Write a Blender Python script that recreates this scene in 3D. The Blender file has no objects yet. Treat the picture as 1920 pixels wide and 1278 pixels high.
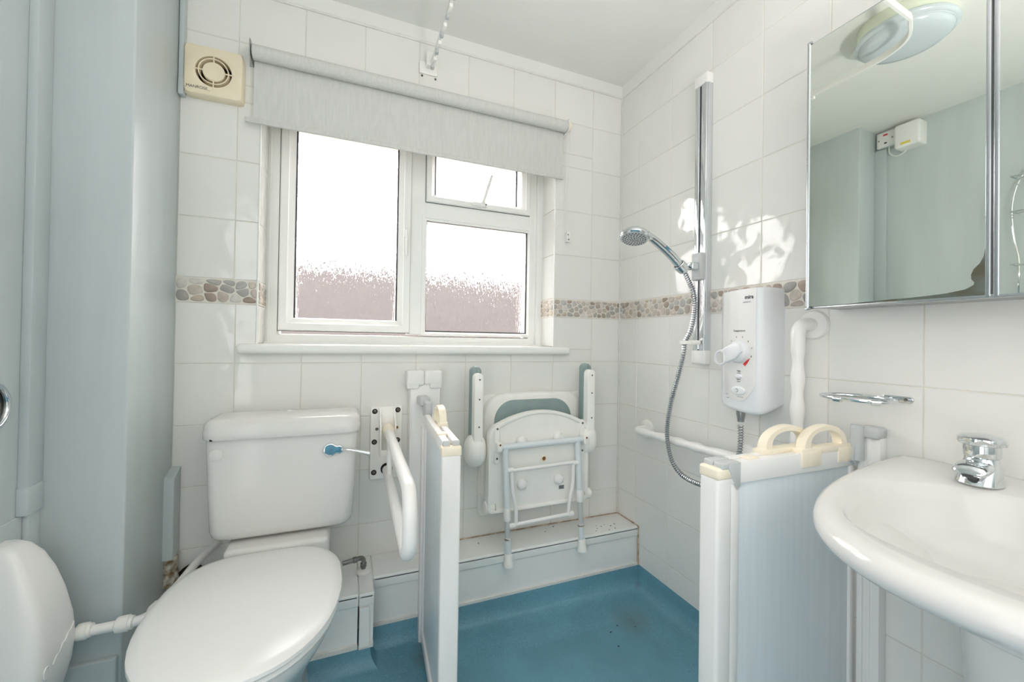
import bpy, bmesh, math, random
from mathutils import Vector, Matrix

# ------------------------------------------------------------------ scene basics
S = bpy.context.scene
COL = S.collection
V = Vector
PI = math.pi

def lin(c):
    return tuple(((x / 255) / 12.92 if x / 255 <= 0.04045 else ((x / 255 + 0.055) / 1.055) ** 2.4) for x in c)

# ------------------------------------------------------------------ camera
F_PX, CX, CY = 766.81, 960.0, 631.2
YAW, PITCH, ROLL = math.radians(22.0087), math.radians(0.52025), math.radians(0.88915)
CAM = V((-1.2157, -1.6287, 1.0810))
fw = V((math.sin(YAW) * math.cos(PITCH), math.cos(YAW) * math.cos(PITCH), math.sin(PITCH)))
r0 = V((math.cos(YAW), -math.sin(YAW), 0)); u0 = r0.cross(fw)
rt = math.cos(ROLL) * r0 + math.sin(ROLL) * u0
up = -math.sin(ROLL) * r0 + math.cos(ROLL) * u0
cam_d = bpy.data.cameras.new('camera')
cam = bpy.data.objects.new('camera', cam_d); COL.objects.link(cam)
M = Matrix(((rt.x, up.x, -fw.x, CAM.x), (rt.y, up.y, -fw.y, CAM.y), (rt.z, up.z, -fw.z, CAM.z), (0, 0, 0, 1)))
cam.matrix_world = M
cam_d.sensor_fit = 'HORIZONTAL'; cam_d.sensor_width = 36
cam_d.lens = F_PX * 36 / 1920
cam_d.shift_y = -(639 - CY) / 1920
cam_d.clip_start = 0.02; cam_d.clip_end = 60
S.camera = cam

# ------------------------------------------------------------------ light and exposure
W = bpy.data.worlds.new('overcast_sky'); S.world = W; W.use_nodes = True
bg = W.node_tree.nodes['Background']
bg.inputs[0].default_value = (1.0, 0.958, 0.968, 1); bg.inputs[1].default_value = 27
# the photographer's flash, bounced off the ceiling from behind the camera
fl = bpy.data.lights.new('bounce_flash', 'AREA')
fl.shape = 'DISK'; fl.size = 0.30; fl.energy = 20; fl.color = (1.0, 0.942, 0.965)
fo = bpy.data.objects.new('bounce_flash', fl); COL.objects.link(fo)
fo.location = (-0.60, -1.75, 1.2); fo.rotation_euler = (PI + math.radians(15), math.radians(-10), 0)
# added fill lamp at the left wall behind the camera, lifting the right side
hl = bpy.data.lights.new('left_fill_light', 'AREA'); hl.shape = 'RECTANGLE'; hl.size = 0.75; hl.size_y = 1.9
hl.energy = 10; hl.color = (1.0, 0.945, 0.972)
ho = bpy.data.objects.new('left_fill_light', hl); COL.objects.link(ho)
ho.location = (-1.895, -1.85, 1.0); ho.rotation_euler = (PI / 2, 0, -PI / 2)
S.view_settings.view_transform = 'Standard'; S.view_settings.look = 'None'
S.view_settings.gamma = 1; S.view_settings.use_curve_mapping = False
S.view_settings.exposure = 0.10
S.cycles.use_denoising = True
S.cycles.max_bounces = 16; S.cycles.diffuse_bounces = 10; S.cycles.glossy_bounces = 6
S.cycles.transmission_bounces = 8; S.cycles.transparent_max_bounces = 8

# ------------------------------------------------------------------ materials
MATS = {}
def mat(name, rgb, rough=0.4, metal=0.0, coat=0.0, vary=0.03, vscale=6.0, bump=0.0, bscale=40.0, rnd=0.0,
        spec=0.5, stretch=None, rgb2=None, rvary=0.0):
    if name in MATS: return MATS[name]
    m = bpy.data.materials.new(name); m.use_nodes = True
    nt = m.node_tree; b = nt.nodes['Principled BSDF']
    c = lin(rgb); c2 = lin(rgb2) if rgb2 else tuple(x * (1 - vary) for x in c)
    geo = nt.nodes.new('ShaderNodeNewGeometry')
    src = geo.outputs['Position']
    if stretch:
        mp = nt.nodes.new('ShaderNodeMapping'); mp.inputs['Scale'].default_value = stretch
        nt.links.new(src, mp.inputs['Vector']); src = mp.outputs[0]
    n = nt.nodes.new('ShaderNodeTexNoise'); n.inputs['Scale'].default_value = vscale; n.inputs['Detail'].default_value = 3
    nt.links.new(src, n.inputs['Vector'])
    mx = nt.nodes.new('ShaderNodeMix'); mx.data_type = 'RGBA'
    mx.inputs[6].default_value = (*c, 1); mx.inputs[7].default_value = (*c2, 1)
    rmp = nt.nodes.new('ShaderNodeMapRange'); rmp.inputs[1].default_value = 0.35; rmp.inputs[2].default_value = 0.65
    nt.links.new(n.outputs[0], rmp.inputs[0]); nt.links.new(rmp.outputs[0], mx.inputs[0])
    out = mx.outputs[2]
    if rnd:
        oi = nt.nodes.new('ShaderNodeObjectInfo'); hs = nt.nodes.new('ShaderNodeHueSaturation')
        mr = nt.nodes.new('ShaderNodeMapRange'); mr.inputs[3].default_value = 1 - rnd; mr.inputs[4].default_value = 1 + rnd * 0.6
        nt.links.new(oi.outputs['Random'], mr.inputs[0]); nt.links.new(mr.outputs[0], hs.inputs['Value'])
        nt.links.new(out, hs.inputs['Color']); out = hs.outputs[0]
    nt.links.new(out, b.inputs['Base Color'])
    b.inputs['Roughness'].default_value = rough; b.inputs['Metallic'].default_value = metal
    b.inputs['Coat Weight'].default_value = coat; b.inputs['Coat Roughness'].default_value = 0.05
    b.inputs['Specular IOR Level'].default_value = spec
    if rvary:
        mr2 = nt.nodes.new('ShaderNodeMapRange'); mr2.inputs[3].default_value = max(0, rough - rvary); mr2.inputs[4].default_value = rough + rvary
        nt.links.new(n.outputs[0], mr2.inputs[0]); nt.links.new(mr2.outputs[0], b.inputs['Roughness'])
    if bump:
        n2 = nt.nodes.new('ShaderNodeTexNoise'); n2.inputs['Scale'].default_value = bscale; n2.inputs['Detail'].default_value = 2
        nt.links.new(src, n2.inputs['Vector'])
        bp = nt.nodes.new('ShaderNodeBump'); bp.inputs['Strength'].default_value = bump; bp.inputs['Distance'].default_value = 0.01
        nt.links.new(n2.outputs[0], bp.inputs['Height']); nt.links.new(bp.outputs[0], b.inputs['Normal'])
    MATS[name] = m
    return m

TILE = mat('white_glazed_tile', (233, 232, 227), 0.06, coat=0.0, vary=0.02, vscale=4, bump=0.5, bscale=8, rnd=0.02)
GROUT = mat('cream_grout', (226, 221, 208), 0.85, vary=0.12, vscale=9)
STAIN = mat('stained_sealant', (214, 196, 172), 0.7, vscale=30, rgb2=(140, 112, 88))
SEAL = mat('white_sealant', (228, 226, 220), 0.45, vscale=30, vary=0.08)
CEIL = mat('white_ceiling_paint', (232, 232, 227), 0.8, vary=0.02, bump=0.05, bscale=120)
PAINT = mat('pale_blue_grey_paint', (197, 205, 205), 0.35, vary=0.05, vscale=3, bump=0.12, bscale=5, stretch=(6, 6, 0.7))
PVC = mat('white_plastic', (240, 238, 235), 0.28, vary=0.02)
UPVC = mat('white_window_plastic', (242, 242, 238), 0.3, vary=0.02)
BOARD = mat('white_boxing_board', (240, 241, 238), 0.3, vary=0.04)
CERAMIC = mat('white_ceramic', (223, 221, 217), 0.14, coat=0.0, spec=0.4, vary=0.01, vscale=3)
SEATM = mat('white_gloss_seat_plastic', (236, 235, 232), 0.27, vary=0.01)
CREAM = mat('aged_cream_plastic', (246, 236, 214), 0.35, vary=0.06, vscale=20)
IVORY = mat('ivory_white_plastic', (246, 244, 238), 0.3, vary=0.04, vscale=12)
FANM = mat('yellowed_fan_plastic', (240, 228, 200), 0.4, vary=0.08, vscale=14)
DARK = mat('dark_recess', (38, 32, 26), 0.8, vary=0.3)
GREY = mat('grey_plastic', (196, 199, 198), 0.4, vary=0.04)
DGREY = mat('dark_gasket_and_shadow_gap', (62, 64, 66), 0.6)
CHROME = mat('chrome', (222, 226, 228), 0.07, metal=1.0, vary=0.02)
STEEL = mat('brushed_steel', (176, 178, 178), 0.28, metal=1.0, vary=0.08, vscale=60)
ALU = mat('brushed_aluminium', (196, 200, 202), 0.25, metal=1.0, vary=0.06, stretch=(1, 1, 30), vscale=20)
PIPEM = mat('dull_chrome_pipe', (150, 150, 146), 0.25, metal=1.0, vary=0.25, vscale=40)
SCREW = mat('dull_screw', (120, 116, 108), 0.4, metal=0.8, vary=0.3, vscale=90)
BLUEF = mat('blue_lever_face', (84, 142, 168), 0.35, vary=0.25, vscale=70)
TEAL = mat('grey_green_padding', (142, 160, 158), 0.5, vary=0.06, vscale=20, bump=0.05, bscale=200)
PANEL = mat('pale_blue_screen_panel', (222, 230, 233), 0.35, vary=0.05, vscale=3.0, stretch=(24, 24, 1.0), rvary=0.06)
BLIND = mat('woven_white_blind', (212, 212, 207), 0.85, vary=0.07, vscale=14, stretch=(9, 9, 1.2), bump=0.08, bscale=60)
VINYL = None
RUST = mat('flaked_paint', (214, 210, 196), 0.7, vscale=60, rgb2=(120, 96, 66))
PRINT = mat('dark_grey_print', (70, 72, 78), 0.6)
PRINTL = mat('pale_grey_print', (168, 172, 176), 0.6)
REDP = mat('red_print', (206, 40, 44), 0.5)
BLUEP = mat('blue_print', (60, 80, 170), 0.5)
YELLOWP = mat('yellow_label', (220, 204, 80), 0.5)
SHOWERW = mat('shower_unit_white', (232, 234, 236), 0.22, vary=0.01)
LAMPG = mat('opal_lamp_diffuser', (200, 208, 212), 0.2, vary=0.02)
LAMPB = mat('lamp_base_white', (226, 230, 214), 0.35, vary=0.03)
SPECKM = mat('dark_dirt', (48, 42, 36), 0.9, vary=0.4, vscale=200)
TARN = mat('tarnished_silvering', (120, 130, 124), 0.2, metal=0.7, vscale=35, rgb2=(104, 100, 84))
MIRROR = mat('mirror_glass', (232, 237, 229), 0.012, metal=1.0, vary=0.02, vscale=3)
BROWN = mat('brass_insert', (150, 104, 60), 0.5, metal=0.5, vary=0.3, vscale=60)
PEB = [mat('pebble_' + n, c, 0.55, vary=0.14, vscale=70, rnd=0.10) for n, c in
       (('taupe', (192, 180, 168)), ('rose', (208, 194, 184)), ('grey', (190, 188, 184)), ('sand', (210, 200, 186)),
        ('brown', (172, 156, 142)), ('pale', (220, 213, 205)), ('ash', (178, 174, 168)), ('buff', (200, 186, 168)))]
BRICK = None

def vinyl():
    m = mat('blue_safety_vinyl', (102, 153, 171), 0.42, vary=0.12, vscale=7, bump=0.04, bscale=300)
    nt = m.node_tree; b = nt.nodes['Principled BSDF']
    lk = b.inputs['Base Color'].links[0].from_socket
    geo = nt.nodes.new('ShaderNodeNewGeometry')
    v = nt.nodes.new('ShaderNodeTexNoise'); v.inputs['Scale'].default_value = 420
    nt.links.new(geo.outputs['Position'], v.inputs['Vector'])
    r = nt.nodes.new('ShaderNodeMapRange'); r.inputs[1].default_value = 0.3; r.inputs[2].default_value = 0.7
    r.inputs[3].default_value = 0.72; r.inputs[4].default_value = 1.25
    nt.links.new(v.outputs[0], r.inputs[0])
    hs = nt.nodes.new('ShaderNodeHueSaturation'); nt.links.new(r.outputs[0], hs.inputs['Value']); nt.links.new(lk, hs.inputs['Color'])
    out = hs.outputs[0]
    for (px, py, rad, col) in ((-0.955, -0.235, 0.055, (96, 82, 62)), (-0.02, -0.185, 0.03, (70, 74, 70)), (-0.17, -0.33, 0.10, (104, 112, 100))):
        vd = nt.nodes.new('ShaderNodeVectorMath'); vd.operation = 'DISTANCE'; vd.inputs[1].default_value = (px, py, 0.02)
        nt.links.new(geo.outputs['Position'], vd.inputs[0])
        mr = nt.nodes.new('ShaderNodeMapRange'); mr.inputs[1].default_value = rad; mr.inputs[2].default_value = 0; mr.inputs[3].default_value = 0; mr.inputs[4].default_value = 1
        nt.links.new(vd.outputs['Value'], mr.inputs[0])
        nn = nt.nodes.new('ShaderNodeTexNoise'); nn.inputs['Scale'].default_value = 45; nt.links.new(geo.outputs['Position'], nn.inputs['Vector'])
        mm = nt.nodes.new('ShaderNodeMath'); mm.operation = 'MULTIPLY'; nt.links.new(mr.outputs[0], mm.inputs[0]); nt.links.new(nn.outputs[0], mm.inputs[1])
        mx = nt.nodes.new('ShaderNodeMix'); mx.data_type = 'RGBA'; nt.links.new(mm.outputs[0], mx.inputs[0]); nt.links.new(out, mx.inputs[6]); mx.inputs[7].default_value = (*lin(col), 1)
        out = mx.outputs[2]
    nt.links.new(out, b.inputs['Base Color'])
    return m
VINYL = vinyl()

def glass_mat():
    m = bpy.data.materials.new('rain_textured_glass'); m.use_nodes = True
    nt = m.node_tree; nt.nodes.remove(nt.nodes['Principled BSDF'])
    out = nt.nodes['Material Output']
    g = nt.nodes.new('ShaderNodeBsdfGlass'); g.inputs['IOR'].default_value = 1.45; g.inputs['Roughness'].default_value = 0.02
    g.inputs['Color'].default_value = (0.97, 0.97, 0.965, 1)
    geo = nt.nodes.new('ShaderNodeNewGeometry')
    mp = nt.nodes.new('ShaderNodeMapping'); mp.inputs['Scale'].default_value = (1, 1, 0.16)
    nt.links.new(geo.outputs['Position'], mp.inputs['Vector'])
    n = nt.nodes.new('ShaderNodeTexNoise'); n.inputs['Scale'].default_value = 210; n.inputs['Detail'].default_value = 3
    nt.links.new(mp.outputs[0], n.inputs['Vector'])
    bp = nt.nodes.new('ShaderNodeBump'); bp.inputs['Strength'].default_value = 0.55; bp.inputs['Distance'].default_value = 0.006
    nt.links.new(n.outputs[0], bp.inputs['Height']); nt.links.new(bp.outputs[0], g.inputs['Normal'])
    nt.links.new(g.outputs[0], out.inputs['Surface'])
    return m
GLASS = glass_mat()

def brick_mat():
    m = bpy.data.materials.new('pinkish_brick'); m.use_nodes = True
    nt = m.node_tree; b = nt.nodes['Principled BSDF']
    geo = nt.nodes.new('ShaderNodeNewGeometry')
    mp = nt.nodes.new('ShaderNodeMapping'); mp.inputs['Rotation'].default_value = (PI / 2, 0, 0)
    nt.links.new(geo.outputs['Position'], mp.inputs['Vector'])
    bt = nt.nodes.new('ShaderNodeTexBrick'); bt.inputs['Scale'].default_value = 4.4
    bt.inputs['Color1'].default_value = (*lin((47, 44, 43)), 1); bt.inputs['Color2'].default_value = (*lin((43, 41, 41)), 1)
    bt.inputs['Mortar'].default_value = (*lin((51, 49, 48)), 1)
    nt.links.new(mp.outputs[0], bt.inputs['Vector']); nt.links.new(bt.outputs['Color'], b.inputs['Base Color'])
    b.inputs['Roughness'].default_value = 0.95; b.inputs['Specular IOR Level'].default_value = 0.0
    return m
BRICK = brick_mat()

# ------------------------------------------------------------------ mesh helpers
def B(): return bmesh.new()

def join(bm, tmp):
    me = bpy.data.meshes.new('t'); tmp.to_mesh(me); tmp.free(); bm.from_mesh(me); bpy.data.meshes.remove(me)

def box(bm, x0, x1, y0, y1, z0, z1, r=0.0, seg=2, mtx=None):
    t = B(); bmesh.ops.create_cube(t, size=1)
    for v in t.verts:
        v.co = V(((x0 + x1) / 2 + v.co.x * (x1 - x0), (y0 + y1) / 2 + v.co.y * (y1 - y0), (z0 + z1) / 2 + v.co.z * (z1 - z0)))
    if r: bmesh.ops.bevel(t, geom=t.edges[:], offset=min(r, 0.49 * min(abs(x1 - x0), abs(y1 - y0), abs(z1 - z0))), segments=seg, profile=0.5, affect='EDGES')
    if mtx: t.transform(mtx)
    join(bm, t); return bm

def loft(bm, rings, cap0=True, cap1=True, closed=True):
    vs = [[bm.verts.new(p) for p in r] for r in rings]
    n = len(rings[0])
    for a, b in zip(vs[:-1], vs[1:]):
        for i in range(n if closed else n - 1):
            j = (i + 1) % n
            try: bm.faces.new((a[i], a[j], b[j], b[i]))
            except ValueError: pass
    if closed and cap0:
        bm.faces.new(vs[0][::-1])
    if closed and cap1:
        bm.faces.new(vs[-1])
    return bm

def fillet(pts, rad, seg=6):
    pts = [V(p) for p in pts]; out = [pts[0]]
    for i in range(1, len(pts) - 1):
        a, b, c = pts[i - 1], pts[i], pts[i + 1]
        r = rad[i - 1] if isinstance(rad, (list, tuple)) else rad
        d1 = (a - b); d2 = (c - b); r = min(r, d1.length * 0.49, d2.length * 0.49)
        p0 = b + d1.normalized() * r; p1 = b + d2.normalized() * r
        for k in range(seg + 1):
            t = k / seg
            out.append((1 - t) ** 2 * p0 + 2 * t * (1 - t) * b + t * t * p1)
    out.append(pts[-1]); return out

def spline(pts, n=8):
    pts = [V(p) for p in pts]; P = [2 * pts[0] - pts[1]] + pts + [2 * pts[-1] - pts[-2]]; out = []
    for i in range(1, len(P) - 2):
        p0, p1, p2, p3 = P[i - 1:i + 3]
        for k in range(n):
            t = k / n
            out.append(0.5 * ((2 * p1) + (p2 - p0) * t + (2 * p0 - 5 * p1 + 4 * p2 - p3) * t * t + (3 * p1 - p0 - 3 * p2 + p3) * t ** 3))
    out.append(pts[-1]); return out

def tube(bm, pts, r, n=14, cap=True, flat=None):
    pts = [V(p) for p in pts]; N = len(pts)
    rs = r if isinstance(r, (list, tuple)) else [r] * N
    T = []
    for i in range(N):
        a = pts[max(0, i - 1)]; b = pts[min(N - 1, i + 1)]; T.append((b - a).normalized())
    h = V((0, 0, 1)) if abs(T[0].z) < 0.9 else V((1, 0, 0))
    u = T[0].cross(h).normalized(); rings = []
    for i in range(N):
        u = (u - T[i] * u.dot(T[i])).normalized(); w = T[i].cross(u)
        rings.append([pts[i] + rs[i] * (math.cos(2 * PI * k / n) * u + math.sin(2 * PI * k / n) * w) for k in range(n)])
    return loft(bm, rings, cap, cap)

def cyl(bm, p0, p1, r, n=20, r1=None):
    return tube(bm, [p0, p1], [r, r if r1 is None else r1], n)

def frame_axes(axis):
    a = V(axis).normalized(); h = V((0, 0, 1)) if abs(a.z) < 0.9 else V((0, 1, 0))
    u = h.cross(a).normalized(); return a, u, a.cross(u)

def lathe(bm, prof, o, axis, n=28, sx=1.0, sy=1.0):
    a, u, w = frame_axes(axis); o = V(o)
    rings = [[o + a * h + u * (r * sx * math.cos(2 * PI * k / n)) + w * (r * sy * math.sin(2 * PI * k / n)) for k in range(n)] for r, h in prof]
    return loft(bm, rings)

def collar(bm, prof, o, axis, n=24):
    """an open ring: closed profile turned about the axis"""
    a, u, w = frame_axes(axis); o = V(o); prof = list(prof) + [prof[0]]
    return loft(bm, [[o + a * h + u * (r * math.cos(2 * PI * k / n)) + w * (r * math.sin(2 * PI * k / n)) for k in range(n)] for r, h in prof], False, False)

def rrect(w, h, r, seg=5):
    """rounded rectangle outline centred on 0; r may be one radius or four (tr, tl, bl, br)"""
    rr = r if isinstance(r, (list, tuple)) else [r] * 4
    out = []
    for (sx, sy, a0, q) in ((1, 1, 0, rr[0]), (-1, 1, 90, rr[1]), (-1, -1, 180, rr[2]), (1, -1, 270, rr[3])):
        for k in range(seg + 1):
            a = math.radians(a0 + 90 * k / seg)
            out.append((sx * (w / 2 - q) + q * math.cos(a), sy * (h / 2 - q) + q * math.sin(a)))
    return out

def inset2(poly, d):
    n = len(poly); out = []
    cx = sum(p[0] for p in poly) / n; cy = sum(p[1] for p in poly) / n
    A = sum(poly[i][0] * poly[(i + 1) % n][1] - poly[(i + 1) % n][0] * poly[i][1] for i in range(n))
    s = 1 if A > 0 else -1
    for i in range(n):
        p0 = V(poly[i - 1]); p1 = V(poly[i]); p2 = V(poly[(i + 1) % n])
        t = (p2 - p0)
        if t.length < 1e-9: out.append(tuple(p1)); continue
        t.normalize(); nrm = V((-t.y, t.x)) * s
        out.append(tuple(p1 + nrm * d))
    return out

def plate(bm, poly, o, u, v, w, depth, bev=0.0, seg=3, back_bev=0.0):
    """poly in (u,v) from origin o, extruded along w by depth; the far face is rounded by bev"""
    o, u, v, w = V(o), V(u), V(v), V(w)
    def ring(pl, d): return [o + u * a + v * b + w * d for a, b in pl]
    rings = []
    if back_bev:
        for k in range(seg): 
            a = PI / 2 * k / seg; rings.append(ring(inset2(poly, back_bev * (1 - math.sin(a))), back_bev * (1 - math.cos(a))))
    rings.append(ring(poly, back_bev))
    if bev:
        rings.append(ring(poly, depth - bev))
        for k in range(1, seg + 1):
            a = PI / 2 * k / seg; rings.append(ring(inset2(poly, bev * (1 - math.cos(a))), depth - bev * (1 - math.sin(a))))
    else: rings.append(ring(poly, depth))
    return loft(bm, rings)

def finish(bm, angle=38):
    bmesh.ops.remove_doubles(bm, verts=bm.verts, dist=1e-6)
    bmesh.ops.recalc_face_normals(bm, faces=bm.faces)

def mesh(name, bm, m, smooth=True, angle=38, recalc=True):
    if recalc: finish(bm)
    me = bpy.data.meshes.new(name); bm.to_mesh(me); bm.free()
    me.materials.append(m)
    if smooth:
        for p in me.polygons: p.use_smooth = True
        me.set_sharp_from_angle(angle=math.radians(angle))
    return me

def obj(name, bm, m, parent=None, smooth=True, label=None, angle=38, recalc=True):
    o = bpy.data.objects.new(name, mesh(name, bm, m, smooth, angle, recalc)); COL.objects.link(o)
    if parent: 
        o.parent = parent; o.matrix_parent_inverse = Matrix.Translation(parent.location).inverted()
    if label: o['label'] = label
    return o

def tag(o, label, cat, group=None):
    o['label'] = label; o['category'] = cat
    if group: o['group'] = group
    return o

def thing(name, label, cat, loc, group=None):
    o = bpy.data.objects.new(name, None); COL.objects.link(o); o.location = loc; o.empty_display_size = 0.05
    return tag(o, label, cat, group)

def struct(name, bm, m, smooth=False, label=None, angle=38):
    o = obj(name, bm, m, None, smooth, angle=angle); o['kind'] = 'structure'
    if label: o['label'] = label
    return o

def text(parent, name, s, size, o, u, v, w, m, bold=False, align='CENTER', ext=0.0002):
    """flat printed lettering: origin o, reading direction u, up v, facing w"""
    cu = bpy.data.curves.new('t', 'FONT'); cu.body = s; cu.size = size; cu.align_x = align; cu.align_y = 'CENTER'
    cu.extrude = ext
    if bold: cu.offset = size * 0.03
    to = bpy.data.objects.new('t', cu); COL.objects.link(to)
    dg = bpy.context.evaluated_depsgraph_get()
    me = bpy.data.meshes.new_from_object(to.evaluated_get(dg)); bpy.data.objects.remove(to)
    u, v, w = V(u).normalized(), V(v).normalized(), V(w).normalized(); o = V(o)
    me.transform(Matrix(((u.x, v.x, w.x, o.x), (u.y, v.y, w.y, o.y), (u.z, v.z, w.z, o.z), (0, 0, 0, 1))))
    me.materials.clear(); me.materials.append(m); me.name = name
    ob = bpy.data.objects.new(name, me); COL.objects.link(ob)
    ob.parent = parent; ob.matrix_parent_inverse = Matrix.Translation(parent.location).inverted()
    return ob

def screw(parent, p, axis, r=0.005, m=None, name='screw', cup=None):
    bm = B(); lathe(bm, [(r, 0), (r, 0.001), (r * 0.8, 0.0022), (r * 0.3, 0.0016)], p, axis, 10)
    return obj(name, bm, m or SCREW, parent)

# ------------------------------------------------------------------ room dimensions
XL, XR, YB, YF, ZC = -1.902, 0.0, 0.0, -2.30, 2.31
TT = 2.255                      # top of the tiling
WX0, WX1, WZ0, WZ1 = -1.503, -0.357, 1.045, 1.935   # window opening
BZ0, BZ1 = 1.190, 1.272         # pebble band
DUCT_X, DUCT_Y = -1.730, -0.297

# walls, floor, ceiling
bm = B(); G = 0.0016
for a in ((-2.05, WX0, G, 0.25, -0.1, 2.45), (WX1, 0.15, G, 0.25, -0.1, 2.45), (WX0, WX1, G, 0.25, -0.1, WZ0), (WX0, WX1, G, 0.25, WZ1, 2.45)):
    box(bm, *a)
wall_back = struct('wall_back', bm, GROUT)
bm = B(); box(bm, G, 0.15, -2.45, G, -0.1, 2.45); wall_right = struct('wall_right', bm, GROUT)
bm = B(); box(bm, -2.05, XL, -2.45, 0.05, -0.1, 2.45); wall_left = struct('wall_left', bm, PAINT)
bm = B(); box(bm, -2.05, -1.70, -2.45, YF, -0.1, 2.45); box(bm, -0.80, 0.15, -2.45, YF, -0.1, 2.45); box(bm, -1.70, -0.80, -2.45, YF, 2.06, 2.45)
wall_front = struct('wall_front', bm, PAINT)
bm = B(); box(bm, -1.70, -0.80, -2.40, -2.36, 0.0, 2.06, 0.003); struct('door_1', bm, UPVC)
bm = B(); box(bm, -2.05, 0.15, -2.45, 0.25, ZC, ZC + 0.1); ceiling = struct('ceiling', bm, CEIL)
bm = B(); box(bm, XL - 0.02, DUCT_X, DUCT_Y, 0.02, -0.05, ZC + 0.01, 0.006, 3); duct = struct('wall_duct', bm, PAINT, True)

# floor with coved edges
def cove():
    n = 7; pr = [(-0.004, 0.10), (0.0, 0.10)]
    R = 0.075
    for k in range(n + 1):
        a = PI / 2 * k / n
        pr.append((0.004 + R * (1 - math.cos(a)), 0.012 + R * (1 - math.sin(a))) if k else (0.004, 0.012 + R))
    pr.append((0.1, 0.010)); pr.append((0.16, 0.0))
    return pr
bm = B()
path = [V((-1.80, -0.235)), V((-1.132, -0.235)), V((-1.132, -0.155)), V((0, -0.155)), V((0, -2.32))]
pr = cove(); rings = []
for i, p in enumerate(path):
    dirs = []
    if i > 0: dirs.append((path[i] - path[i - 1]).normalized())
    if i < len(path) - 1: dirs.append((path[i + 1] - path[i]).normalized())
    ns = [V((d.y, -d.x)) for d in dirs]
    off = ns[0] if len(ns) == 1 else (ns[0] + ns[1]) / (1 + ns[0].dot(ns[1]))
    rings.append([V((p.x + off.x * d, p.y + off.y * d, z)) for d, z in pr])
loft(bm, rings, closed=False)
box(bm, -2.05, 0.05, -2.45, 0.2, -0.08, 0.0)
floor = struct('floor', bm, VINYL, True, angle=50)

# tiles -----------------------------------------------------------------
J = 0.0011
def tile_mesh(w, h, t=0.0045, b=0.0014):
    """tile lying in x-z, face towards -y, lower-left corner at the origin"""
    bm = B(); x0, x1, z0, z1 = J, w - J, J, h - J
    r = [[V((x0, t, z0)), V((x1, t, z0)), V((x1, t, z1)), V((x0, t, z1))],
         [V((x0, b, z0)), V((x1, b, z0)), V((x1, b, z1)), V((x0, b, z1))],
         [V((x0 + b, 0, z0 + b)), V((x1 - b, 0, z0 + b)), V((x1 - b, 0, z1 - b)), V((x0 + b, 0, z1 - b))]]
    loft(bm, r, cap0=False)
    return mesh('tile', bm, TILE, False)
TM = {}
def tile(parent, w, h, pos, rot, jit=True):
    k = (round(w, 4), round(h, 4))
    if k not in TM: TM[k] = tile_mesh(w, h)
    o = bpy.data.objects.new('tile', TM[k]); COL.objects.link(o); o.parent = parent
    o.location = pos; o.rotation_euler = (0, 0, rot)
    return o
rz = [0.187, 0.387, 0.588, 0.788, 0.989, BZ0]
rz_up = [BZ1, 1.4716, 1.674, 1.8754, 2.0788, TT]
back_cols = [-1.7666 + 0.2011 * k for k in range(9)]
back_cols = [DUCT_X] + [c for c in back_cols if c > DUCT_X + .01 and c < -0.01] + [0.0]
def sub_open(x0, x1, z0, z1):
    if x1 <= WX0 or x0 >= WX1 or z1 <= WZ0 or z0 >= WZ1: return [(x0, x1, z0, z1)]
    out = []
    if z0 < WZ0: out.append((x0, x1, z0, WZ0)); z0 = WZ0
    if z1 > WZ1: out.append((x0, x1, WZ1, z1)); z1 = WZ1
    if x0 < WX0: out.append((x0, WX0, z0, z1))
    if x1 > WX1: out.append((WX1, x1, z0, z1))
    return out
for rows, dx in ((rz, 0.0), (rz_up, -0.006)):
    for z0, z1 in zip(rows[:-1], rows[1:]):
        for i, (x0, x1) in enumerate(zip(back_cols[:-1], back_cols[1:])):
            x0 = x0 + (dx if i else 0); x1 = x1 + (dx if i < len(back_cols) - 2 else 0)
            for a, b, c, d in sub_open(x0, x1, z0, z1):
                if b - a > 0.012 and d - c > 0.012: tile(wall_back, b - a, d - c, (a, 0, c), 0)
right_cols = [0.0, 0.129] + [0.129 + 0.1977 * k for k in range(1, 9)]
rzr = [0.098] + rz
for rows in (rzr, rz_up):
    for z0, z1 in zip(rows[:-1], rows[1:]):
        for y0, y1 in zip(right_cols[:-1], right_cols[1:]):
            tile(wall_right, y1 - y0, z1 - z0, (0, -y0, z0), -PI / 2)
# window reveal tiles (left and right jambs)
for rows in (rz_up, [WZ0 + 0.012, BZ0]):
    for z0, z1 in zip(rows[:-1], rows[1:]):
        if z0 > WZ1: continue
        z1 = min(z1, WZ1)
        o = tile(wall_back, 0.125, z1 - z0, (WX1 - 0.004, 0.127, z0), -PI / 2)
        o = tile(wall_back, 0.125, z1 - z0, (WX0 + 0.004, 0.002, z0), PI / 2)
# edge trims of the reveals
bm = B(); box(bm, WX1 - 0.003, WX1 + 0.001, -0.003, 0.004, WZ0, WZ1, 0.001); struct('trim_1', bm, UPVC)
bm = B(); box(bm, WX0 - 0.001, WX0 + 0.003, -0.003, 0.004, WZ0, WZ1, 0.001); struct('trim_2', bm, UPVC)

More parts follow.
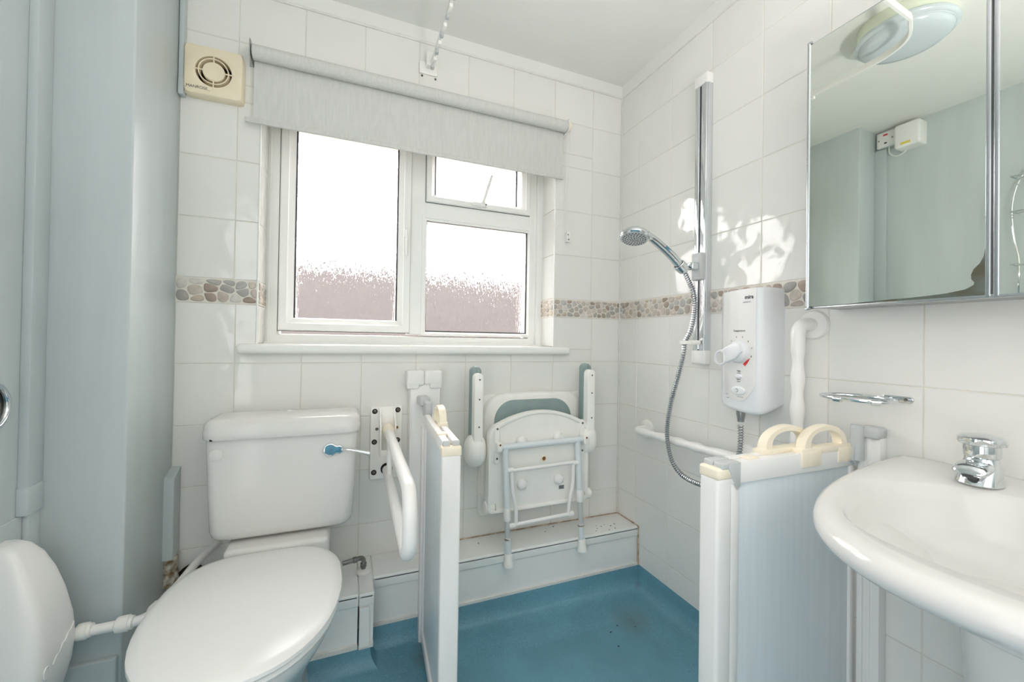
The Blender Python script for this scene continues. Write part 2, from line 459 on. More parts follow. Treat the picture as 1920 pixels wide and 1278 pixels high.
# pebble band -------------------------------------------------------------
def clip(poly, px, py, nx, ny):
    out = []
    for i in range(len(poly)):
        a, b = poly[i], poly[(i + 1) % len(poly)]
        da = (a[0] - px) * nx + (a[1] - py) * ny; db = (b[0] - px) * nx + (b[1] - py) * ny
        if da <= 0: out.append(a)
        if (da < 0) != (db < 0) and abs(da - db) > 1e-12:
            t = da / (da - db); out.append((a[0] + (b[0] - a[0]) * t, a[1] + (b[1] - a[1]) * t))
    return out
def chaikin(p):
    o = []
    for i in range(len(p)):
        a, b = p[i], p[(i + 1) % len(p)]
        o.append((a[0] * .75 + b[0] * .25, a[1] * .75 + b[1] * .25)); o.append((a[0] * .25 + b[0] * .75, a[1] * .25 + b[1] * .75))
    return o
def pebbles(parent, L, to3, nrm, size, seed, pal=None, rows=3):
    """stones filling a strip L long and BZ1-BZ0 high; to3(s,z) gives the point on the wall"""
    rng = random.Random(seed); H = BZ1 - BZ0 - 0.006; pts = []
    tries = 0
    while tries < 4000:
        p = (rng.uniform(0, L), rng.uniform(0, H)); tries += 1
        q = size * rng.uniform(0.72, 1.2)
        if all(math.hypot(p[0] - a, (p[1] - b) * 1.25) > q for a, b in pts): pts.append(p)
    for k in range(2):
        cells = []
        for i, p in enumerate(pts):
            poly = [(0, 0), (L, 0), (L, H), (0, H)]
            for j, q in enumerate(pts):
                if i != j and math.hypot(p[0] - q[0], p[1] - q[1]) < size * 4:
                    poly = clip(poly, (p[0] + q[0]) / 2, (p[1] + q[1]) / 2, q[0] - p[0], q[1] - p[1])
                    if len(poly) < 3: break
            cells.append(poly)
        if k == 0: pts = [((p[0] + sum(a for a, b in c) / len(c)) / 2, (p[1] + sum(b for a, b in c) / len(c)) / 2) if len(c) > 2 else p for p, c in zip(pts, cells)]
    for c in cells:
        if len(c) < 3: continue
        cx = sum(a for a, b in c) / len(c); cy = sum(b for a, b in c) / len(c)
        c2 = []
        for a, b in c:
            d = math.hypot(a - cx, b - cy); s = max(0.25, 1 - 0.0024 * rng.uniform(0.6, 1.6) / max(d, 1e-4)); c2.append((cx + (a - cx) * s, cy + (b - cy) * s))
        c2 = chaikin(c2)
        if len(c2) < 12: c2 = chaikin(c2)
        n = V(nrm); bm = B()
        w = lambda sc, h: [to3(cx + (a - cx) * sc, BZ0 + 0.003 + cy + (b - cy) * sc) + n * h for a, b in c2]
        loft(bm, [w(1, -0.003), w(1, 0.0015), w(0.86, 0.003)], cap0=False)
        obj('pebble', bm, rng.choice(PEB), parent, True, angle=60)
bm = B()
box(bm, DUCT_X, WX0, -0.0004, 0.003, BZ0, BZ1); box(bm, WX1, 0, -0.0004, 0.003, BZ0, BZ1); box(bm, -0.0004, 0.003, -1.80, 0, BZ0, BZ1)
box(bm, WX1 - 0.0044, WX1 + 0.002, 0.002, 0.127, BZ0, BZ1); box(bm, WX0 - 0.002, WX0 + 0.0044, 0.002, 0.127, BZ0, BZ1)
obj('pebble_grout', bm, mat('pale_pebble_grout', (230, 225, 214), 0.85, vary=0.08, vscale=30), wall_back, False)
pebbles(wall_back, WX0 - DUCT_X, lambda s, z: V((DUCT_X + s, 0, z)), (0, -1, 0), 0.043, 3)
pebbles(wall_back, -WX1, lambda s, z: V((WX1 + s, 0, z)), (0, -1, 0), 0.029, 7)
pebbles(wall_right, 0.60, lambda s, z: V((0, -s, z)), (-1, 0, 0), 0.030, 11)
pebbles(wall_right, 0.42, lambda s, z: V((0, -0.60 - s, z)), (-1, 0, 0), 0.043, 5)
pebbles(wall_back, 0.125, lambda s, z: V((WX1 - 0.004, 0.127 - s, z)), (-1, 0, 0), 0.03, 13)
pebbles(wall_back, 0.125, lambda s, z: V((WX0 + 0.004, 0.002 + s, z)), (1, 0, 0), 0.034, 17)

# painted strips between tiles and ceiling, corner sealant
bm = B(); box(bm, -0.006, 0.004, -2.30, 0.0, TT, ZC + 0.005, 0.002); struct('trim_3', bm, CEIL)
bm = B(); box(bm, DUCT_X, 0.0, -0.004, 0.004, TT, ZC + 0.005, 0.0015); struct('trim_4', bm, CEIL)
bm = B(); cyl(bm, (DUCT_X, -0.002, TT), (0, -0.002, TT), 0.005, 8); cyl(bm, (-0.002, 0, TT), (-0.002, -2.3, TT), 0.004, 8); struct('trim_5', bm, SEAL, True)
bm = B(); box(bm, -0.007, 0.002, -0.007, 0.002, 0.267, TT, 0.003); struct('trim_6', bm, SEAL, True)

# window ------------------------------------------------------------------
def rect_ring(bm, x0, x1, z0, z1, prof):
    """mitred frame: prof = list of (inset, y)"""
    rings = []
    for i, y in prof: rings.append([V((x0 + i, y, z0 + i)), V((x1 - i, y, z0 + i)), V((x1 - i, y, z1 - i)), V((x0 + i, y, z1 - i))])
    loft(bm, rings + [rings[0]], False, False); return bm
win = bpy.data.objects.new('window_1', None); COL.objects.link(win); win.location = (-0.93, 0.13, 1.05); win['kind'] = 'structure'
win['label'] = 'white plastic casement window with rain textured glass'
FY = 0.130
bm = B(); rect_ring(bm, -1.500, -0.385, 1.050, 1.935, [(0, 0.20), (0, FY), (0.010, FY - 0.003), (0.014, FY), (0.040, FY), (0.044, FY + 0.02), (0.044, 0.20)])
obj('outer_frame', bm, UPVC, win, False)
bm = B(); box(bm, -0.978, -0.906, FY, 0.20, 1.10, 1.93, 0.002); obj('mullion', bm, UPVC, win, False)
bm = B(); box(bm, -0.91, -0.425, FY + 0.0005, 0.20, 1.590, 1.672, 0.002); obj('transom', bm, UPVC, win, False)
bm = B(); box(bm, -0.388, WX1 + 0.004, FY - 0.012, 0.20, 1.045, 1.935, 0.003); obj('jamb_trim', bm, UPVC, win, False)
bm = B(); box(bm, -1.503, WX1, FY - 0.02, 0.20, 1.045, 1.064, 0.004); obj('bottom_trim', bm, UPVC, win, True)
def sash(x0, x1, z0, z1, w):
    bm = B(); rect_ring(bm, x0, x1, z0, z1, [(0, 0.19), (0, FY - 0.012), (0.004, FY - 0.016), (w * 0.55, FY - 0.016), (w * 0.6, FY - 0.012), (w - 0.003, FY + 0.004), (w, FY + 0.012), (w, 0.19)])
    s = obj('sash', bm, UPVC, win, False)
    bm = B(); rect_ring(bm, x0 - 0.0022, x1 + 0.0022, z0 - 0.0022, z1 + 0.0022, [(0, FY + 0.01), (0, FY - 0.0006), (0.003, FY - 0.0006), (0.003, FY + 0.01)]); obj('sash_shadow_gap', bm, DGREY, s, False); return s  # dark grey ring painted in as the shadow gap between sash and frame
s1 = sash(-1.456, -0.974, 1.106, 1.93, 0.050)
s2 = sash(-0.912, -0.427, 1.668, 1.93, 0.040)
bm = B(); rect_ring(bm, -0.925, -0.414, 1.097, 1.610, [(0, 0.19), (0, FY - 0.004), (0.010, FY - 0.004), (0.017, FY + 0.012), (0.017, 0.19)]); obj('glazing_bead', bm, UPVC, win, False)
panes = ((-1.406, -1.024, 1.150, 1.888, s1), (-0.872, -0.487, 1.703, 1.894, s2), (-0.908, -0.431, 1.113, 1.594, win))
for x0, x1, z0, z1, par in panes:
    bm = B(); rect_ring(bm, x0 - 0.002, x1 + 0.002, z0 - 0.002, z1 + 0.002, [(0, 0.150), (0, 0.1405), (0.0068, 0.1405), (0.0068, 0.150)]); obj('gasket', bm, DGREY, par, False)
    bm = B(); box(bm, x0 - 0.004, x1 + 0.004, 0.146, 0.150, z0 - 0.004, z1 + 0.004); obj('pane', bm, GLASS, par, False)
bm = B(); box(bm, -1.004, -0.978, 0.098, 0.114, 1.500, 1.540, 0.005, 3)
plate(bm, [(-0.008, 0), (0.008, 0), (0.006, -0.09), (0.003, -0.105), (-0.003, -0.105), (-0.006, -0.09)], (-0.990, 0.100, 1.53), (1, 0, 0), (0, 0, 1), (0, -1, 0), 0.014, 0.004)
obj('handle', bm, PVC, s1)
bm = B(); box(bm, -0.712, -0.646, 0.100, 0.114, 1.674, 1.690, 0.003); box(bm, -0.676, -0.656, 0.090, 0.112, 1.670, 1.694, 0.004)
tube(bm, [(-0.668, 0.092, 1.684), (-0.650, 0.088, 1.745), (-0.630, 0.084, 1.812)], [0.006, 0.0075, 0.0055], 10); obj('stay', bm, PVC, s2)
screw(s2, (-0.652, 0.100, 1.683), (0, -1, 0), 0.004)

# sill
bm = B(); box(bm, -1.557, -0.284, -0.030, 0.128, 1.022, 1.056, 0.013, 4)
struct('trim_7', bm, UPVC, True, 'white bullnosed window board under the window')

# outside
bm = B(); box(bm, -7, 9, 3.4, 3.65, -0.6, 1.93, 0.01)
t = obj('boundary_wall', bm, BRICK); tag(t, 'pinkish outdoor wall seen blurred through lower window glass', 'wall')
bm = B(); box(bm, -12, 14, 0.26, 20, -0.8, -0.6); o = struct('ground', bm, mat('paving', (120, 116, 110), 0.95, vary=0.1, spec=0.0))

# roller blind -------------------------------------------------------------
bl = thing('roller_blind', 'white woven roller blind half lowered across the top of the window', 'blind', (-0.93, -0.045, 2.03))
bm = B(); lathe(bm, [(0.021, 0), (0.024, 0.003), (0.0235, 0.6), (0.024, 1.187), (0.021, 1.19)], (-1.523, -0.046, 2.028), (1, 0, 0), 28); obj('roller', bm, BLIND, bl)
bm = B(); N = 40; rows_ = []
for k in range(9):
    z = 2.020 - (2.020 - 1.808) * k / 8
    rows_.append([V((-1.521 + 1.186 * i / N, -0.0255 - 0.0012 * math.sin(i * 0.55) * k / 8, z + 0.004 * i / N)) for i in range(N + 1)])
loft(bm, rows_, closed=False)
bmesh.ops.solidify(bm, geom=bm.faces[:], thickness=0.0012); obj('fabric', bm, BLIND, bl, True)
bm = B(); box(bm, -1.545, -0.333, -0.031, -0.022, 1.800, 1.817, 0.003); obj('bottom_bar', bm, BLIND, bl)
for x, s in ((-1.527, -1), (-0.329, 1)):
    bm = B(); box(bm, x - 0.0015, x + 0.0015, -0.068, 0.0, 2.002, 2.058, 0.0007); box(bm, x - (0.012 if s < 0 else 0), x + (0.012 if s > 0 else 0), -0.002, 0.0, 2.002, 2.058)
    cyl(bm, (x - 0.004, -0.046, 2.028), (x + 0.004, -0.046, 2.028), 0.008, 12); obj('bracket', bm, STEEL if s < 0 else PVC, bl)
bm = B(); lathe(bm, [(0.018, 0), (0.02, 0.002), (0.02, 0.010), (0.018, 0.012)], (-0.326, -0.046, 2.028), (1, 0, 0), 20); obj('chain_wheel', bm, CREAM, bl)
bm = B()
for s in (-1, 1):
    for k in range(100):
        z = 2.02 - k * 0.0046
        t = B(); bmesh.ops.create_icosphere(t, subdivisions=1, radius=0.0019)
        t.transform(Matrix.Translation((-0.318, -0.046 * (1 - k / 100) - 0.016 * k / 100 + s * (0.016 * (1 - k / 100) + 0.004 * k / 100), z))); join(bm, t)
o = obj('bead_chain', bm, PVC, bl, recalc=False); o['kind'] = 'stuff'
bm = B(); box(bm, -0.308, -0.290, -0.022, 0.0, 1.528, 1.574, 0.004); obj('chain_tensioner', bm, PVC, bl)
screw(bl, (-0.299, -0.0215, 1.538), (0, -1, 0), 0.0035); screw(bl, (-0.302, -0.0215, 1.560), (0, -1, 0), 0.003)

bm = B(); lathe(bm, [(0.0045, 0), (0.0045, 0.003), (0.0028, 0.003), (0.0028, 0.001)], (-1.505, 0.0, 2.075), (0, -1, 0), 14); obj('wall_plug', bm, REDP, bl)

# extractor fan --------------------------------------------------------------
fan = thing('extractor_fan', 'yellowed square extractor fan with round grille in the top left corner', 'fan', (-1.632, 0, 1.94))
FC = V((-1.632, 0, 1.939)); n = 64; HS = 0.0815
def sq(a, h, r=0.012):
    c, s = math.cos(a), math.sin(a); k = h / max(abs(c), abs(s)); x, z = k * c, k * s
    if abs(x) > h - r and abs(z) > h - r:
        d = V((abs(x) - (h - r), abs(z) - (h - r)));
        if d.length > r: d = d.normalized() * r
        x = math.copysign(h - r + d.x, x); z = math.copysign(h - r + d.y, z)
    return x, z
def ring_sq(h, y): return [FC + V((sq(2 * PI * i / n, h)[0], y, sq(2 * PI * i / n, h)[1])) for i in range(n)]
def ring_c(r, y): return [FC + V((r * math.cos(2 * PI * i / n), y, r * math.sin(2 * PI * i / n))) for i in range(n)]
bm = B(); loft(bm, [ring_sq(HS, 0), ring_sq(HS, -0.026), ring_sq(HS - 0.004, -0.033), ring_sq(HS - 0.010, -0.035), ring_c(0.054, -0.035), ring_c(0.050, -0.034), ring_c(0.0485, -0.004)], False, False); obj('cover', bm, FANM, fan)
bm = B(); lathe(bm, [(0.0495, 0.002), (0.0495, 0.005), (0.001, 0.005)], FC, (0, -1, 0), 32); obj('backing', bm, DARK, fan)
bm = B(); lathe(bm, [(0.031, 0.004), (0.031, 0.034), (0.028, 0.0365), (0.0, 0.037)], FC, (0, -1, 0), 40); obj('centre_disc', bm, FANM, fan)
bm = B(); loft(bm, [ring_c(r, y) for r, y in ((0.0422, -0.012), (0.0422, -0.0365), (0.0392, -0.0365), (0.0392, -0.012))], False, False); obj('grille_ring', bm, FANM, fan)
for k in range(4):
    a = k * PI / 2; bm = B(); d = V((math.cos(a), 0, math.sin(a)))
    cyl(bm, FC + d * 0.029 + V((0, -0.0345, 0)), FC + d * 0.056 + V((0, -0.0345, 0)), 0.0022, 6); obj('spoke', bm, FANM, fan)
text(fan, 'maker_lettering', '_MANROSE_', 0.0125, FC + V((-0.044, -0.0353, -0.060)), (1, 0, 0), (0, 0, 1), (0, -1, 0), PRINT)
ct = thing('cable_trunking', 'slim pale cable trunking running down from ceiling beside the extractor fan', 'trunking', (-1.728, 0, 1.86))
bm = B(); box(bm, -1.7285, -1.7145, -0.024, 0, 1.89, ZC, 0.002); obj('trunking_length', bm, PAINT, ct)
bm = B(); box(bm, -1.7290, -1.7125, -0.027, 0, 1.852, 1.905, 0.004); obj('trunking_elbow', bm, PAINT, ct)

# curtain rail ---------------------------------------------------------------
cr = thing('curtain_rail', 'white bent shower curtain rail with gliders fixed to wall above the blind', 'rail', (-0.92, 0, 2.18))
ZR = 2.174
pts = [(-0.925, -0.005, ZR - 0.012), (-0.922, -0.30, ZR)] + spline([(-0.920, -0.66, ZR), (-0.908, -0.77, ZR), (-0.86, -0.85, ZR), (-0.76, -0.895, ZR)], 6) + [(-0.006, -0.915, ZR)]
bm = B()
rings = []
P = [V(p) for p in pts]
for i, p in enumerate(P):
    tdir = (P[min(i + 1, len(P) - 1)] - P[max(i - 1, 0)]).normalized(); sd = tdir.cross(V((0, 0, 1))).normalized()
    rings.append([p + sd * a + V((0, 0, b)) for a, b in ((-0.004, -0.011), (0.004, -0.011), (0.006, -0.004), (0.004, 0.011), (-0.004, 0.011), (-0.006, -0.004))])
loft(bm, rings); obj('track', bm, PVC, cr)
for k in range(12):
    y = -0.03 - k * 0.043; bm = B(); box(bm, -0.929, -0.917, y - 0.009, y + 0.009, ZR - 0.024 - 0.01 * max(0, 1 - k / 6), ZR - 0.011, 0.002)
    obj('glider', bm, IVORY if k % 2 else GREY, cr)
bm = B(); box(bm, -0.970, -0.898, -0.008, 0, 2.128, 2.176, 0.003); box(bm, -0.946, -0.912, -0.032, 0, 2.150, 2.205, 0.004); obj('wall_bracket', bm, IVORY, cr)
for x, z in ((-0.958, 2.122), (-0.905, 2.120)): screw(cr, (x, 0.0, z), (0, -1, 0), 0.0045)
bm = B(); box(bm, -0.010, 0, -0.945, -0.885, 2.146, 2.196, 0.003); obj('end_bracket', bm, PVC, cr)

# ceiling lamp -----------------------------------------------------------------
lamp = thing('ceiling_lamp', 'round bulkhead ceiling lamp with opal diffuser reflected in the mirror', 'lamp', (-0.985, -0.790, ZC))
LC = (-0.985, -0.790, ZC)
bm = B(); lathe(bm, [(0.138, 0), (0.140, 0.004), (0.140, 0.048), (0.135, 0.052), (0.0, 0.052)], LC, (0, 0, -1), 48); obj('lamp_base', bm, LAMPB, lamp)
bm = B(); lathe(bm, [(0.143, 0.045), (0.147, 0.050), (0.147, 0.058), (0.142, 0.064), (0.135, 0.066), (0.134, 0.07)], LC, (0, 0, -1), 48); obj('rim', bm, LAMPG, lamp)
bm = B(); lathe(bm, [(0.134, 0.060), (0.132, 0.072), (0.120, 0.083), (0.09, 0.090), (0.045, 0.094), (0.0, 0.095)], LC, (0, 0, -1), 48); obj('diffuser', bm, LAMPG, lamp)
#--MORE--
# ------------------------------------------------------------------ boxed pipework along the back wall
ST, SF, SL = 0.267, -0.155, 0.225       # step top, front of the lip, bottom of the lip
def step(name, x0, x1, front, lab, seam=None):
    bm = B(); box(bm, x0, x1, front, 0.0, ST - 0.018, ST, 0.006, 3); box(bm, x0, x1, front, front + 0.014, SL, ST - 0.004, 0.005, 3)
    o = struct(name, bm, BOARD, True, lab)
    bm = B(); box(bm, x0 + 0.002, x1 - 0.002, front + 0.006, front + 0.020, 0.106, SL + 0.01, 0.001); obj('front_panel', bm, BOARD, o, False)
    bm = B(); box(bm, x0 + 0.001, x1 - 0.001, front - 0.001, front + 0.014, 0.092, 0.108, 0.002); obj('capping_strip', bm, SEAL, o, False)
    return o
st1 = step('trim_8', -1.118, 0.0, SF, 'white boxed ledge along the back of the shower floor')
st2 = step('trim_9', -1.165, -1.118, -0.242, 'white boxing end piece beside the toilet')
bm = B(); box(bm, -1.162, -1.132, -0.246, -0.230, 0.100, 0.222, 0.001); obj('cover_strip', bm, BOARD, st2, False)
st3 = step('trim_10', DUCT_X, -1.1655, -0.238, 'white boxed ledge behind the toilet')
bm = B()
path_ = [(-0.80, -0.003, ST), (-0.5, -0.003, ST + 0.001), (-0.2, -0.003, ST), (-0.003, -0.004, ST), (-0.003, -0.154, ST)]
tube(bm, path_, 0.0032, 6); tube(bm, [(-0.0025, -0.156, ST), (-0.0025, -0.158, 0.10)], 0.003, 6)
obj('sealant', bm, STAIN, st1)
bm = B(); rng = random.Random(4)
def speck(bm, x, y, z, s):
    t = B(); bmesh.ops.create_icosphere(t, subdivisions=1, radius=s)
    t.transform(Matrix.Translation((x, y, z)) @ Matrix.Rotation(rng.uniform(0, 6), 4, 'Z') @ Matrix.Diagonal((1.3, 0.7, 0.4, 1))); join(bm, t)
for x, y in ((-0.137, -0.091), (-0.187, -0.111), (-0.177, -0.088), (-0.116, -0.110), (-0.111, -0.135), (-0.145, -0.140), (-0.397, -0.035), (-0.374, -0.012), (-0.712, -0.058),
             (-0.16, -0.10), (-0.205, -0.13), (-0.09, -0.10), (-0.36, -0.03), (-0.415, -0.06)):
    speck(bm, x, y, ST + 0.0008, rng.uniform(0.0018, 0.0036))
o = obj('dirt_specks', bm, SPECKM, None, recalc=False); o['kind'] = 'stuff'; tag(o, 'dark dirt specks scattered on the white boxed ledge', 'dirt')
bm = B()
for x, y in ((-0.20, -0.30), (-0.161, -0.27), (-0.17, -0.29), (-0.147, -0.291), (-0.284, -0.351), (-0.19, -0.28), (-0.145, -0.444), (-0.24, -0.33), (-0.18, -0.36), (-0.3, -0.42)):
    speck(bm, x, y, 0.0012, rng.uniform(0.002, 0.004))
o = obj('floor_debris', bm, SPECKM, None, recalc=False); o['kind'] = 'stuff'; tag(o, 'dark debris specks on the blue shower floor', 'dirt')

# ------------------------------------------------------------------ left wall: trunking, duct details, pump casing
tr = thing('pipe_trunking', 'tall painted pipe trunking in the left corner with a coupling sleeve', 'trunking', (-1.893, -0.325, 0.66))
bm = B(); box(bm, XL, -1.884, -0.350, DUCT_Y, 0.72, 2.203, 0.002); obj('trunking_length', bm, PAINT, tr)
bm = B(); box(bm, XL, -1.8815, -0.353, DUCT_Y, 0.665, 0.728, 0.002); obj('coupling_sleeve', bm, PAINT, tr)
bm = B(); box(bm, XL, -1.888, -0.336, DUCT_Y, 0.0, 0.667, 0.002); obj('lower_length', bm, PAINT, tr)
bm = B(); box(bm, XL - 0.01, XL + 0.004, -2.29, -0.338, 0.0, 0.664, 0.002); struct('trim_11', bm, PAINT)
bm = B(); box(bm, -1.893, -1.735, -0.312, DUCT_Y + 0.002, 0.0, 0.275, 0.004); struct('baseboard_left', bm, PAINT)

pump = thing('pump_casing', 'rounded glossy white plastic casing low on left wall joined to a pipe', 'casing', (-1.86, -0.46, 0.22))
def superell(cx, cy, hx, hy, n_, N=40):
    o = []
    for k in range(N):
        a = 2 * PI * k / N; c, s = math.cos(a), math.sin(a)
        o.append((cx + hx * math.copysign(abs(c) ** (2 / n_), c), cy + hy * math.copysign(abs(s) ** (2 / n_), s)))
    return o
bm = B(); rings = []
for z, xr, yb_, yf_ in ((0.215, -1.868, -0.400, -0.47), (0.222, -1.840, -0.380, -0.49), (0.245, -1.815, -0.368, -0.50), (0.29, -1.797, -0.360, -0.505), (0.34, -1.786, -0.355, -0.505), (0.39, -1.783, -0.352, -0.500),
                        (0.44, -1.788, -0.352, -0.492), (0.50, -1.802, -0.354, -0.480), (0.55, -1.819, -0.358, -0.468), (0.59, -1.838, -0.364, -0.455), (0.615, -1.856, -0.374, -0.445), (0.628, -1.874, -0.386, -0.432)):
    rings.append([V((x, y, z)) for x, y in superell((xr + XL) / 2, (yb_ + yf_) / 2, (xr - XL) / 2, (yb_ - yf_) / 2, 5.0)])
loft(bm, rings); obj('casing', bm, PVC, pump)
bm = B()
def px_(y, z): return -1.7825 - 0.0005
tube(bm, spline([(-1.7840, -0.470 + 0.010 * math.cos(a), 0.372 + 0.012 * math.sin(a)) for a in [k * PI / 4 for k in range(7)]], 3), 0.0014, 6)
tube(bm, spline([(-1.7838 + 0.0006 * (k % 2), -0.452 + 0.010 * k, 0.376 + 0.006 * k + 0.006 * (k % 2)) for k in range(8)], 4), 0.0014, 6)
obj('moulded_badge', bm, PVC, pump)

pw = thing('waste_pipe', 'white push fit pipe running from the casing round behind the toilet', 'pipe', (-1.70, -0.345, 0.375))
pz = 0.375
bm = B(); tube(bm, fillet([(-1.800, -0.345, pz - 0.002), (-1.662, -0.345, pz), (-1.648, -0.235, pz), (-1.63, -0.10, pz + 0.012), (-1.60, -0.01, pz + 0.02)], 0.035), 0.0115, 16); obj('pipe_run', bm, PVC, pw)
for x0, x1 in ((-1.797, -1.767), (-1.724, -1.690)):
    bm = B(); lathe(bm, [(0.012, 0), (0.017, 0.003), (0.0185, 0.008), (0.0185, x1 - x0 - 0.008), (0.0155, x1 - x0 - 0.006), (0.0155, x1 - x0), (0.012, x1 - x0 + 0.002)], (x0, -0.345, pz), (1, 0, 0), 20); obj('coupling', bm, IVORY, pw)
bm = B(); d = (V((-1.648, -0.235, pz)) - V((-1.659, -0.318, pz))).normalized()
lathe(bm, [(0.012, 0), (0.0175, 0.003), (0.0185, 0.01), (0.0175, 0.024), (0.012, 0.027)], (-1.659, -0.318, pz), d, 20); obj('elbow_collar', bm, IVORY, pw)

pc = thing('corner_pipe_cover', 'narrow painted pipe cover in the corner left of cistern with flaking base', 'pipe cover', (-1.715, -0.03, 0.30))
bm = B(); plate(bm, [(-0.058, 0.385), (0, 0.385), (0, 0.660), (-0.058, 0.638)], (DUCT_X, 0, 0), (0, 1, 0), (0, 0, 1), (1, 0, 0), 0.026, 0.004); obj('cover_box', bm, PAINT, pc)
bm = B(); lathe(bm, [(0.016, 0), (0.021, 0.004), (0.022, 0.03), (0.019, 0.06), (0.020, 0.095)], (-1.716, -0.034, 0.292), (0, 0, 1), 16); obj('flaking_pipe', bm, RUST, pc)
bm = B(); lathe(bm, [(0.034, 0), (0.036, 0.012), (0.030, 0.018), (0.026, 0.010), (0.0, 0.008)], (-1.668, -0.001, 0.305), (0, -1, 0), 24); obj('wall_outlet', bm, DARK, pc)

# towel ring at the far left edge of the view
tw = thing('towel_ring', 'chrome ring on left wall just inside the left edge', 'ring', (XL, -0.440, 0.925))
bm = B(); N = 40
loft(bm, [[V((XL + 0.008 + 0.006 * math.cos(b), -0.4455 + (0.048 + 0.006 * math.sin(b)) * math.cos(a), 0.925 + (0.048 + 0.006 * math.sin(b)) * math.sin(a))) for a in [2 * PI * k / N for k in range(N)]] for b in [2 * PI * j / 10 for j in range(11)]], False, False)
obj('rim', bm, CHROME, tw)
bm = B(); lathe(bm, [(0.046, 0), (0.046, 0.003), (0.0, 0.004)], (XL, -0.4455, 0.925), (1, 0, 0), 40); obj('backplate', bm, PIPEM, tw)

# items seen only in the mirror
sp = thing('fused_spur_switch', 'white square fused switch high on left wall above the trunking, seen in mirror', 'switch', (XL, -0.352, 2.255))
bm = B(); box(bm, XL, XL + 0.030, -0.393, -0.311, 2.208, 2.294, 0.004); obj('switch_plate', bm, PVC, sp)
bm = B(); box(bm, XL + 0.0295, XL + 0.032, -0.362, -0.342, 2.272, 2.280); obj('neon_strip', bm, REDP, sp)
for y in (-0.383, -0.321): screw(sp, (XL + 0.030, y, 2.251), (1, 0, 0), 0.0035)
bm = B(); box(bm, XL + 0.0295, XL + 0.0315, -0.358, -0.346, 2.226, 2.234); obj('fuse_slot', bm, DGREY, sp)
hb = thing('wall_heater_box', 'rounded white electrical box with yellow label, high beside the switch in mirror', 'electrical box', (XL, -0.462, 2.22))
bm = B(); plate(bm, [(a, b) for a, b in rrect(0.108, 0.128, 0.012)], (XL, -0.462, 2.222), (0, 1, 0), (0, 0, 1), (1, 0, 0), 0.075, 0.010); obj('box_body', bm, PVC, hb)
bm = B(); box(bm, XL + 0.0745, XL + 0.0755, -0.478, -0.436, 2.172, 2.184); obj('warning_label', bm, YELLOWP, hb)
bm = B(); tube(bm, spline([(XL + 0.012, -0.360, 2.208), (XL + 0.016, -0.366, 2.168), (XL + 0.02, -0.395, 2.140), (XL + 0.02, -0.430, 2.146), (XL + 0.018, -0.440, 2.164)], 6), 0.0035, 8); obj('flex_cable', bm, PVC, hb)

rk = thing('wire_rack', 'chrome wire wall rack on left wall, partly seen at right in mirror', 'rack', (XL, -0.85, 1.35))
def wavy(y0): return spline([(XL + 0.012, y0 - 0.030, 1.905), (XL + 0.03, y0 - 0.004, 1.82), (XL + 0.04, y0 + 0.006, 1.72), (XL + 0.045, y0 - 0.002, 1.60), (XL + 0.04, y0 - 0.016, 1.48), (XL + 0.03, y0 - 0.012, 1.38), (XL + 0.012, y0 - 0.006, 1.335)], 6)
for y0 in (-0.752, -1.0):
    bm = B(); tube(bm, wavy(y0), 0.0035, 8); obj('side_wire', bm, CHROME, rk)
for z in (1.86, 1.70, 1.46):
    for dx in (0.036, 0.09):
        bm = B(); cyl(bm, (XL + dx, -0.755, z), (XL + dx, -1.0, z), 0.0028, 8); obj('cross_wire', bm, CHROME, rk)
    for y in (-0.757, -0.84, -0.92, -0.997):
        bm = B(); cyl(bm, (XL + 0.002, y, z), (XL + 0.09, y, z), 0.0024, 8); obj('shelf_wire', bm, CHROME, rk)

# ------------------------------------------------------------------ toilet
wc = thing('toilet', 'white close coupled toilet with its lid shut, blue faced flush lever', 'toilet', (-1.40, -0.40, 0))
def rring(cx, cy, w, d, r, z, seg=6): return [V((cx + a, cy + b, z)) for a, b in rrect(w, d, r, seg)]
XC = -1.386; YC = -0.108
bm = B()
for_r = []
for z, w, d, r in ((0.470, 0.340, 0.120, 0.030), (0.474, 0.368, 0.150, 0.034), (0.484, 0.388, 0.168, 0.036), (0.500, 0.396, 0.174, 0.034), (0.62, 0.408, 0.174, 0.032), (0.782, 0.420, 0.174, 0.030)):
    for_r.append(rring(XC, YC, w, d, r, z))
loft(bm, for_r); obj('cistern', bm, CERAMIC, wc)
bm = B(); rr = []
fr = [0.05, 0.05, 0.035, 0.035]
def lring(w, d, z, front=[0.012, 0.012, 0.045, 0.045]): return [V((XC + a, YC - 0.004 + b, z)) for a, b in rrect(w, d, front, 7)]
for z, w, d in ((0.778, 0.424, 0.184), (0.776, 0.432, 0.192), (0.780, 0.436, 0.196), (0.800, 0.437, 0.197), (0.803, 0.434, 0.194), (0.812, 0.434, 0.194), (0.822, 0.428, 0.186), (0.830, 0.412, 0.166), (0.834, 0.380, 0.130), (0.837, 0.280, 0.060)):
    rr.append(lring(w, d, z))
loft(bm, rr); obj('cistern_lid', bm, CERAMIC, wc)
bm = B(); lathe(bm, [(0.009, -0.002), (0.008, 0.003), (0.004, 0.005), (0.0, 0.0052)], (XC, -0.10, 0.836), (0, 0, 1), 16, sx=1.6); obj('lid_button', bm, CERAMIC, wc)
bm = B(); lathe(bm, [(0.018, -0.002), (0.0175, 0.0018), (0.014, 0.0025), (0.0, 0.003)], (-1.563, -0.1955, 0.733), (0, -1, 0), 24); obj('hole_plug', bm, CERAMIC, wc)
bm = B(); box(bm, -1.578, -1.570, -0.2075, -0.200, 0.7755, 0.7815, 0.0015); obj('chip_mark', bm, DARK, wc)
